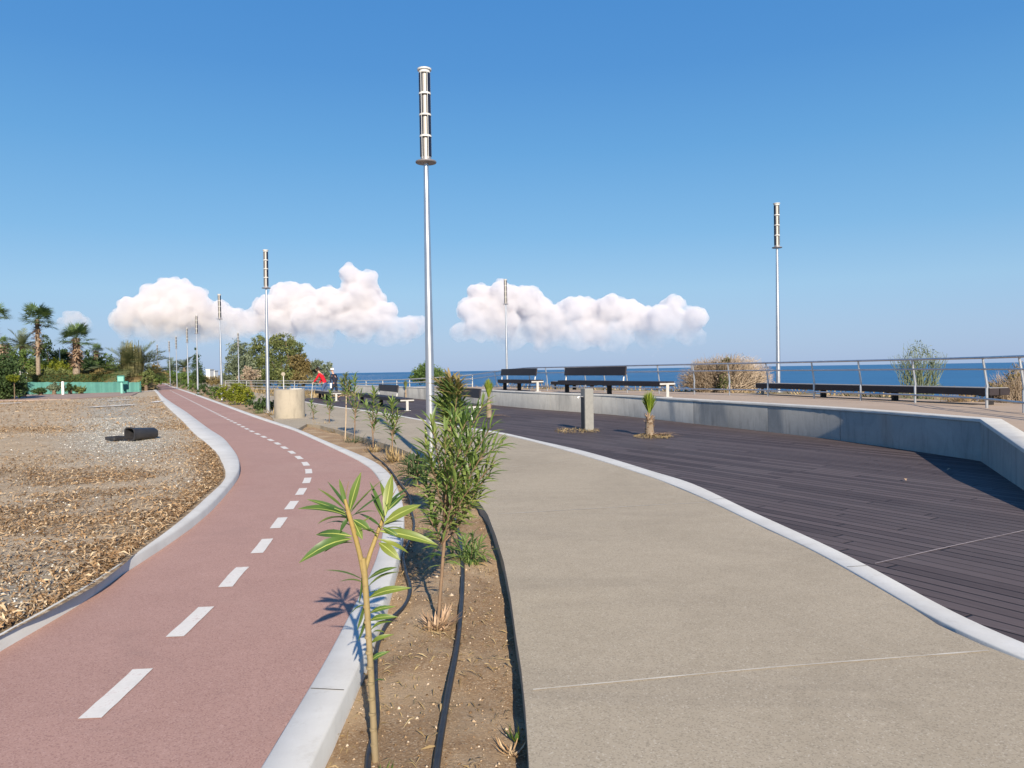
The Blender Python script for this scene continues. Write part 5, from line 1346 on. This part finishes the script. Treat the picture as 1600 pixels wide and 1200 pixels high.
oleander((735, 880), (735, 875), [(715,855,.0,16), (725,845,.1,18), (740,842,-.1,18), (752,850,.1,16), (760,865,-.1,14), (745,862,-.2,14), (712,868,.1,12)], 'small green tuft of oleander shoots behind the bushy oleander stem', leaf=(.09, .15), wd=.018, r0=.005, frac=.05, name='oleander_tuft')
saps = [((489, 661), 629, 16, 'tiny sapling with drooping leaves nearest to the concrete drum'), ((514, 666), 613, 34, 'leafy slim sapling second in line from the concrete drum'),
        ((553, 690), 590, 40, 'tall slim sapling in the middle of the row with a leafy top'), ((583, 706), 613, 42, 'sapling with two tiers of leaves near the deck bench'), ((612, 720), 629, 46, 'densely leafed sapling just left of the nearest lamp post')]
for (bx, by), ty, n, lab in saps:
    b_ = at(bx, by, -.1); s_ = b_.y / FPX
    h = by - ty
    oleander((bx, by), (bx + random.uniform(-2, 2), by - h * .45), [(bx + random.uniform(-3, 3), ty, 0, n), (bx - .13 * h, ty + h * .2, .15, n // 3), (bx + .12 * h, ty + h * .24, -.1, n // 3), (bx + .05 * h, by - h * .5, .1, n // 3, (bx, by - h * .3))], lab, leaf=(.14, .24), wd=.034, r0=.013, frac=.12, name='sapling', group='young saplings along the planting bed')
b_ = at(539, 689, -.1)
oleander((539, 689), (541, 622), [(540,588,0,40), (533,598,.15,24), (548,600,-.1,24), (545,612,.2,16)], 'pale bare stemmed sapling with a leafy crown, left of the tall slim one', leaf=(.14, .24), wd=.034, stem='pale_stem', r0=.014, frac=.2, name='sapling', group='young saplings along the planting bed', mat='tree_olive')
# dry tufts, stubs and weeds of the bed
grass_tuft(683, 985, 34, 75, 70, 'stub_pale', 'fan of cut brown leaf stubs round the base of the bushy oleander', name='leaf_stubs', cat='leaf stubs', wl=.16, droop=.2)
grass_tuft(690, 1000, 16, 110, 60, 'straw', 'flattened straw in front of the bushy oleander', wl=.05)
grass_tuft(735, 884, 28, 70, 50, 'oleander', 'green grass tuft behind the bushy oleander stem, around the straight hose', wl=.07)
grass_tuft(618, 722, 24, 60, 60, 'straw', 'dry straw tuft left of the lamp post foot, near the kerb bend')
grass_tuft(585, 708, 18, 40, 40, 'straw', 'dry tuft at the foot of the sapling near the deck bench')
grass_tuft(552, 692, 12, 50, 40, 'tree_dark', 'dark low weeds at the foot of the tall slim sapling', name='weeds', cat='weeds')
grass_tuft(500, 667, 9, 50, 60, 'straw', 'dry grass at the tip of the planting bed')
grass_tuft(525, 676, 9, 44, 40, 'straw', 'dry grass between the first saplings')
grass_tuft(806, 1162, 36, 30, 9, 'big_leaf', 'small green weed against the edge of the sidewalk', name='weeds', cat='weeds', wl=.2)
grass_tuft(800, 1180, 16, 60, 26, 'litter', 'brown dead leaves piled against the edge of the sidewalk', name='dead_leaves', cat='dead leaves', wl=.25)
grass_tuft(428, 650, 12, 46, 60, 'straw', 'dry grass at the foot of the second lamp post', z=-.03)
grass_tuft(405, 646, 9, 40, 60, 'oleander', 'low green grass at the near end of the shrub bed', z=-.03)
grass_tuft(600, 1215, 26, 40, 10, 'big_leaf', 'green leaf tips at the bottom edge beside the nearest stem', name='weeds', cat='weeds', wl=.2)

# ---- small palms growing through the deck
def deck_palm(px, py, ytop, label, stubs=26, col='yellow_shrub', wide=1.0, floor=True):
    p = at(px, py, .005); s = p.y / FPX; h = (py - ytop) * s
    r = empty('small_palm', p, label, 'palm', 'small palms growing in the deck')
    mb = MB().lathe([(.02, -.02), (.085 * wide, 0), (.095 * wide, h * .12), (.075 * wide, h * .3), (.055 * wide, h * .42)], 12); smooth_angle(mb.build('trunk', M['palm_trunk'], r))
    Q = MB()
    for i in range(int(stubs * 2.2)):
        a = random.uniform(0, 6.283); z0 = random.uniform(0, h * .42); rd = .06 * wide
        b = Vector((math.cos(a) * rd, math.sin(a) * rd, z0)); Q.leaf(b, b + Vector((math.cos(a) * .07, math.sin(a) * .07, random.uniform(.03, .12))) * wide, .045 * wide, Vector((math.cos(a), math.sin(a), .3)), 0, .1, prof=(1, .9, .6, .3))
    Q.build('leaf_bases', M['stub_pale'], r)
    mb = MB()
    for i in range(9):
        a = random.uniform(-.4, .4) + i * .03; mb.tube([(0, 0, h * .4), (math.sin(a) * .05, 0, h * .52), (math.sin(a) * .12 * wide, random.uniform(-.04, .04), h * .66)], [.012, .009, .006], 5)
    mb.build('leaf_stalks', M['stem'], r)
    Q = MB()
    for i in range(150):
        a = random.uniform(0, 6.283); q = random.random() ** .5; b0_ = Vector((math.cos(a) * .03, math.sin(a) * .03, h * random.uniform(.48, .66)))
        e = Vector((math.cos(a) * q * .19 * wide, math.sin(a) * q * .16 * wide, h * (1.0 - .16 * q * q) * random.uniform(.90, 1.0)))
        Q.leaf(b0_, e, .032 * wide, Vector((math.cos(a), math.sin(a), .2)), -.05, .3, prof=(.3, .9, 1, .5, 0))
    Q.build('fronds', M[col], r)
    if floor:
        Q = MB()
        for i in range(stubs):
            a = random.uniform(-.5, .5) if i % 3 else random.uniform(0, 6.283); l = random.uniform(.15, .75 if i % 3 else .3)
            b = Vector((math.cos(a) * .08, math.sin(a) * .08 - .02, .02)); Q.leaf(b, b + Vector((math.cos(a) * l, math.sin(a) * l * .8, random.uniform(.0, .10))), .035, Vector((0, 0, 1)), .1, .3, prof=(1, .7, .5, .1))
        Q.build('cut_stalks', M['stub_pale'], r)
    return r
M['fresh_palm'] = foliage('fresh_palm_leaves', [(.10, .17, .02), (.19, .25, .03), (.32, .34, .08)], .3, .55, .25, 2)
deck_palm(1015, 682, 607, 'small palm with a bright green tied tuft, right of the grey post on the deck', 30, 'fresh_palm')
deck_palm(764, 652, 588, 'small palm with a yellow green tuft in front of the left terrace bench', 16, 'fresh_palm')
deck_palm(634, 622, 592, 'thin spiky small palm beside the deck bench near the pale wall', 6, 'tree_olive', .75, False)
def flat_patch(px, py, wpx, hpx, label):
    p = at(px, py, .01); s = p.y / FPX; rx = wpx * s; ry = hpx * s * p.y / H; n = 420
    a = rng.uniform(0, 6.283, n); q = rng.uniform(0, 1, n) ** .5
    P = np.stack([np.cos(a) * q * rx, np.sin(a) * q * ry, rng.uniform(.004, .03, n)], -1)
    o = join_pairs('dry_grass', leaf_quads(P, rng.uniform(.04, .16, n), rng.uniform(.006, .014, n), rng.uniform(0, 6.28, n), rng.normal(.15, .3, n)), M['straw']); o.location = p
    return tag(o, label, 'dry grass', kind='stuff')
flat_patch(900, 674, 36, 4, 'dry grass in the deck opening at the foot of the grey post')
flat_patch(1020, 683, 30, 3.4, 'dry fibres on the deck round the small palm')
for i, (px, py, L_, a, lab) in enumerate(((1484, 734, .13, .5, 'pale dead leaf on the deck at the edge of the wall shadow'), (1415, 750, .11, 1.2, 'pale curled dead leaf on the sunlit deck left of the wall shadow'))):
    p = at(px, py, .02); mb = MB(); mb.leaf((-L_ / 2, 0, 0), (L_ / 2, 0, .02), .035, Vector((0, 0, 1)), .2, .3, prof=(.1, .8, 1, .6, 0)); o = mb.build('fallen_leaf', M['stub_pale']); o.location = p; o.rotation_euler = (0, 0, a); tag(o, lab, 'leaf')
# dry grass and stones between sidewalk and far railing, and outside the terrace railing
xs = rng.uniform(-34, 12.5, 30000); ys = rng.uniform(12, 86, 30000); ds = sdist(xs, ys, cx)
k1 = (ys > 47) & (ds > np.where(ys > 58, -6, -12)) & (ds < .5) & (xs < -9); k2 = (ys <= 47) & (ds > -2.4) & (ds < 0)
P = np.concatenate([np.stack([xs[k1], ys[k1], np.full(k1.sum(), -.13)], -1), np.stack([xs[k2], ys[k2], np.full(k2.sum(), .47)], -1)])
P = np.array(P); n = len(P); L = rng.uniform(.12, .5, n) ; a = rng.uniform(0, 6.28, n); P[:, 2] += 0
tip = P + np.stack([np.cos(a) * L * .7, np.sin(a) * L * .7, L * rng.uniform(.2, .9, n)], -1); w = np.stack([-np.sin(a), np.cos(a), a * 0], -1) * .03
o = quads_mesh('dry_grass', np.stack([P - w, P + w, tip + w * .3, tip - w * .3], 1), M['straw']); tag(o, 'dry grass and scrub on the ground beside the far railing', 'dry grass', kind='stuff')

# ================================================================== PEOPLE
def skin_mesh(name, pts, edges, radii, mat, parent, sub=2):
    me = bpy.data.meshes.new(name); me.from_pydata([tuple(p) for p in pts], edges, []); o = bpy.data.objects.new(name, me)
    md = o.modifiers.new('s', 'SKIN'); sb = o.modifiers.new('d', 'SUBSURF'); sb.levels = sub; sb.render_levels = sub
    if not me.skin_vertices: 
        o.modifiers.remove(md); md = o.modifiers.new('s', 'SKIN'); o.modifiers.move(1, 0)
    for i, rr in enumerate(radii):
        v = me.skin_vertices[0].data[i]; v.radius = rr if isinstance(rr, tuple) else (rr, rr); v.use_root = (i == 0)
    m2 = bake(o)
    m2.name = name; m2.materials.clear(); m2.materials.append(mat); m2.polygons.foreach_set('use_smooth', [True] * len(m2.polygons))
    return link(bpy.data.objects.new(name, m2), parent)
def person(px, Y, J, cloth, trousers, label, hat=None, hair=True, cane=None, paper=None):
    b = at_d(px, 600, Y); b = Vector((b.x, Y, .006)); r = empty('person', b, label, 'person')
    W = lambda x, y, dy=0.0: at_d(x, y, Y + dy) - b
    j = {k: W(*v) for k, v in J.items()}
    names = ['hip', 'waist', 'chest', 'neck', 'head', 'crown', 'shl', 'ell', 'wrl', 'hal', 'shr', 'elr', 'wrr', 'har', 'hl', 'kl', 'al', 'tl', 'hr', 'kr', 'ar', 'tr']
    rad = [.13, .12, .14, .055, .085, .07, .055, .042, .03, .035, .055, .042, .03, .035, .085, .06, .042, .035, .085, .06, .042, .035]
    E = [(0, 1), (1, 2), (2, 3), (3, 4), (4, 5), (2, 6), (6, 7), (7, 8), (8, 9), (2, 10), (10, 11), (11, 12), (12, 13), (0, 14), (14, 15), (15, 16), (16, 17), (0, 18), (18, 19), (19, 20), (20, 21)]
    skin_mesh('body', [j[n_] for n_ in names], E, [x * .9 for x in rad], M['skin'], r)
    jk = ['waist', 'chest', 'nk', 'shl', 'ell', 'wrl', 'shr', 'elr', 'wrr', 'hem']
    j['nk'] = j['chest'].lerp(j['neck'], .6); j['hem'] = j['hip'].lerp(j['waist'], .1)
    skin_mesh('jacket', [j[n_] for n_ in jk], [(0, 1), (1, 2), (1, 3), (3, 4), (4, 5), (1, 6), (6, 7), (7, 8), (0, 9)], [(.16, .13), (.175, .13), .075, .075, .06, .05, .075, .06, .05, (.165, .14)], cloth, r)
    tk = ['hip', 'hl', 'kl', 'al', 'hr', 'kr', 'ar', 'w2']; j['w2'] = j['hip'].lerp(j['waist'], .4)
    skin_mesh('trousers', [j[n_] for n_ in tk], [(0, 1), (1, 2), (2, 3), (0, 4), (4, 5), (5, 6), (0, 7)], [(.15, .13), .10, .075, .06, .10, .075, .06, (.14, .12)], trousers, r)
    for a_, t_ in (('al', 'tl'), ('ar', 'tr')):
        skin_mesh('shoe', [j[a_] + Vector((.02, 0, -.05)), j[a_].lerp(j[t_], .5) + Vector((0, 0, -.03)), j[t_]], [(0, 1), (1, 2)], [.05, .052, .042], M['hair'], r, 1)
    hd = j['head']; ud = (j['crown'] - j['head']).normalized()
    if hair: skin_mesh('hair', [hd + ud * .05 + Vector((.035, .02, 0)), hd + ud * .10, hd - ud * .02 + Vector((.07, .03, 0))], [(0, 1), (0, 2)], [.10, .085, .06], M['hair'], r, 1)
    if hat:
        o = MB().lathe([(.155, .045), (.165, .05), (.105, .06), (.10, .12), (.075, .15), (.02, .16)], 18, hd).build('hat', M['white_cloth'], r); smooth_angle(o, 50)
    hand = j['hal']
    for k in range(5):
        a = -.6 + k * .3; MB().tube([hand, hand + Vector((-.03, .02 * (k - 2), -.03)), hand + Vector((-.02, .018 * (k - 2), -.075))], [.011, .010, .007], 5).build('finger', M['skin'], r)
    nz = hd + Vector((-.085, -.03, .0)); MB().tube([nz + Vector((.02, 0, .03)), nz + Vector((-.015, -.004, -.012)), nz + Vector((.02, 0, -.02))], [.008, .014, .008], 6).build('nose', M['skin'], r)
    if cane:
        a_, c_ = W(*cane[0]), W(*cane[1]); c = MB().tube([b + a_, b + c_], [.016, .014], 8).build('walking_stick', M['white_metal']); tag(c, 'pale walking stick held out in front by the person in red', 'walking stick')
    if paper:
        q = b + W(*paper); c = MB().box(q, (.10, .04, .30), .3, .01).build('shopping_bag', M['white_cloth']); tag(c, 'small white bag held by the person in dark clothes', 'bag')
    return r
person(504, 45, dict(hip=(508, 599), waist=(506, 594), chest=(502, 587), neck=(498, 581), head=(496, 577.5), crown=(495.4, 574.6), shl=(498.5, 585, -.18), ell=(494.5, 592, -.2), wrl=(490.5, 597, -.16), hal=(488.6, 598.6, -.15), shr=(503, 585.5, .18), elr=(503, 593, .22), wrr=(499, 598.5, .2), har=(497.5, 600, .2),
   hl=(506.5, 601, -.09), kl=(503, 610.5, -.09), al=(505.5, 620, -.09), tl=(500.5, 622.6, -.10), hr=(509.5, 601, .09), kr=(509, 611, .09), ar=(514, 619, .09), tr=(511, 622.4, .09)), M['red_cloth'], M['denim'], 'person in a red jacket and blue jeans leaning forward on a walking stick', cane=((488.5, 597.5, -.15), (486.3, 622.8, -.15)))
person(521, 45.6, dict(hip=(523.5, 599.5), waist=(523, 594.5), chest=(521.5, 588), neck=(520, 582.5), head=(519, 579), crown=(518.6, 575.8), shl=(518.5, 586, -.17), ell=(516.5, 593, -.2), wrl=(516.8, 599.5, -.22), hal=(516.8, 601.3, -.22), shr=(524.5, 586, .16), elr=(527, 593, .2), wrr=(524, 598.5, .2), har=(522.5, 600, .2),
   hl=(522, 601, -.09), kl=(518, 610.5, -.09), al=(518, 619.8, -.09), tl=(513.8, 622.4, -.09), hr=(525, 601, .09), kr=(526, 610.5, .09), ar=(530.5, 619, .09), tr=(527.3, 622.2, .09)), M['navy_cloth'], M['navy_cloth'], 'person in dark clothes and a white hat walking behind the one in red', hat=True, hair=False, paper=(517, 602.5, -.26))

# ================================================================== CLOUDS
S.cycles.volume_bounces = 8; S.cycles.volume_step_rate = 1.0; S.cycles.volume_max_steps = 256
def mat_cloud(zlo, zhi, dens):
    k = NT('cloud_vapour'); v = k.coord('Object'); sep = k.n('SeparateXYZ'); k.L(v, sep.inputs[0])
    nz = k.noise(v, .007, 4, .6); nf = k.noise(v, .028, 3, .6)
    hz = k.math('DIVIDE', k.math('SUBTRACT', sep.outputs['Z'], zlo), zhi - zlo)
    al = k.ramp(k.math('ADD', hz, k.math('MULTIPLY', k.math('SUBTRACT', nz, .5), 1.2)), [(.0, 0.), (.35, .16), (1., 1.)])
    d = k.math('MULTIPLY', k.math('MULTIPLY', al, k.ramp(nf, [(.32, .35), (.58, 1.)])), dens)
    pv = k.n('VolumePrincipled'); pv.inputs['Color'].default_value = (.918, .902, .912, 1); pv.inputs['Anisotropy'].default_value = .0
    k.L(d, pv.inputs['Density']); k.L(pv.outputs[0], k.out.inputs['Volume']); return k.m
ICO = {}
for sub_ in (1, 2):
    bm = bmesh.new(); bmesh.ops.create_icosphere(bm, subdivisions=sub_, radius=1); bm.verts.ensure_lookup_table()
    ICO[sub_] = ([tuple(v.co) for v in bm.verts], [tuple(v.index for v in f.verts) for f in bm.faces]); bm.free()
def cloud(blobs, Y, label, ylo, yhi, vox=7.0, kids=17, dens=.055):
    s = Y / FPX; c0 = at_d(blobs[0][0], ylo, Y); mbl = MB()
    def ball(c, r, sub=2):
        V_, F2 = ICO[sub]; mbl.add([(c.x + x_ * r, c.y + y_ * r, c.z + z_ * r) for x_, y_, z_ in V_], F2)
    for x, y, r_ in blobs:
        c = at_d(x, y, Y) - c0; c.y = random.uniform(-1, 1) * r_ * s * .6; r = r_ * s; ball(c, r * .86)
        for i in range(kids):
            d = Vector((random.gauss(0, 1), random.gauss(-.3, 1), random.gauss(.25, .8))).normalized(); q = r * random.uniform(.22, .42); cc = c + d * r * .78; ball(cc, q)
            for k in range(3):
                d2 = (d + Vector((random.gauss(0, .7), random.gauss(0, .7), random.gauss(0, .7)))).normalized(); ball(cc + d2 * q * .8, q * random.uniform(.3, .5), 1)
    me = bpy.data.meshes.new('cloud_balls'); me.from_pydata(mbl.v, [], mbl.f); me.update()
    o = bpy.data.objects.new('cloud_balls', me); rm = o.modifiers.new('r', 'REMESH'); rm.mode = 'VOXEL'; rm.voxel_size = vox
    m2 = bake(o); m2.name = 'cloud'
    for v in m2.vertices:
        v.co += v.normal * (4 + noise.fractal(v.co * .026, .95, 2.1, 4) * 8 + noise.fractal(v.co * .075, .8, 2.1, 3) * 4)
    o = bpy.data.objects.new('cloud_balls', m2); rm = o.modifiers.new('r', 'REMESH'); rm.mode = 'VOXEL'; rm.voxel_size = vox * .8
    m2 = bake(o); m2.name = 'cloud'
    # keep the outer shell only: drop closed cavities and stray crumbs
    nv = len(m2.vertices); par = np.arange(nv); ed = np.empty(len(m2.edges) * 2, np.int32); m2.edges.foreach_get('vertices', ed); ed = ed.reshape(-1, 2)
    while True:
        lo_ = np.minimum(par[ed[:, 0]], par[ed[:, 1]]); p2 = par.copy(); np.minimum.at(p2, ed[:, 0], lo_); np.minimum.at(p2, ed[:, 1], lo_); p2 = p2[p2]
        if (p2 == par).all(): break
        par = p2
    ids, cnt = np.unique(par, return_counts=True); keep = ids[np.argmax(cnt)]
    bm = bmesh.new(); bm.from_mesh(m2); bm.verts.ensure_lookup_table(); bmesh.ops.delete(bm, geom=[bm.verts[i] for i in np.nonzero(par != keep)[0]], context='VERTS'); bm.to_mesh(m2); bm.free()
    zlo = at_d(blobs[0][0], ylo, Y).z - c0.z; zhi = at_d(blobs[0][0], yhi, Y).z - c0.z
    m2.materials.clear(); m2.materials.append(mat_cloud(zlo, zhi, dens))
    o = link(bpy.data.objects.new('cloud', m2)); o.location = c0; return tag(o, label, 'cloud')
cloud([(275,462,28),(250,482,34),(302,484,34),(215,497,30),(338,500,28),(275,502,34),(360,500,22),(196,502,16),(262,447,13),(290,450,14),(240,515,30),(310,516,32),(350,518,24),(380,512,18),(200,512,20),(255,522,26),(330,524,26)], 3000, 'domed white cumulus cloud above the tied date palm, leftmost of the three large clouds', 540, 474)
cloud([(556,447,26),(545,427,15),(573,442,19),(560,475,40),(520,484,36),(458,470,28),(440,458,15),(480,460,16),(428,492,30),(480,500,34),(592,502,30),(560,510,32),(630,514,22),(652,510,17),(402,502,19),(510,464,18),(440,516,30),(500,520,30),(600,522,24)], 3200, 'towering white cumulus cloud left of the nearest lamp post', 548, 478)
cloud([(755,468,28),(735,487,22),(790,467,26),(822,470,26),(845,484,24),(780,500,36),(830,507,32),(890,484,21),(915,494,30),(955,482,25),(975,492,28),(1000,504,28),(1055,474,15),(1050,498,28),(1086,497,19),(1030,508,30),(930,514,32),(870,510,30),(750,512,26),(800,526,26),(850,530,22),(900,528,26),(960,528,28),(1020,528,26),(1078,518,26),(1092,530,14),(720,520,18)], 3200, 'long pinkish white cumulus bank right of the nearest lamp post', 556, 476)
cloud([(120,502,18),(104,508,14),(136,508,13)], 3400, 'small faint cloud behind the two big fan palms', 524, 488, 5, 10, .02)

bpy.data.scenes.remove(TMP)
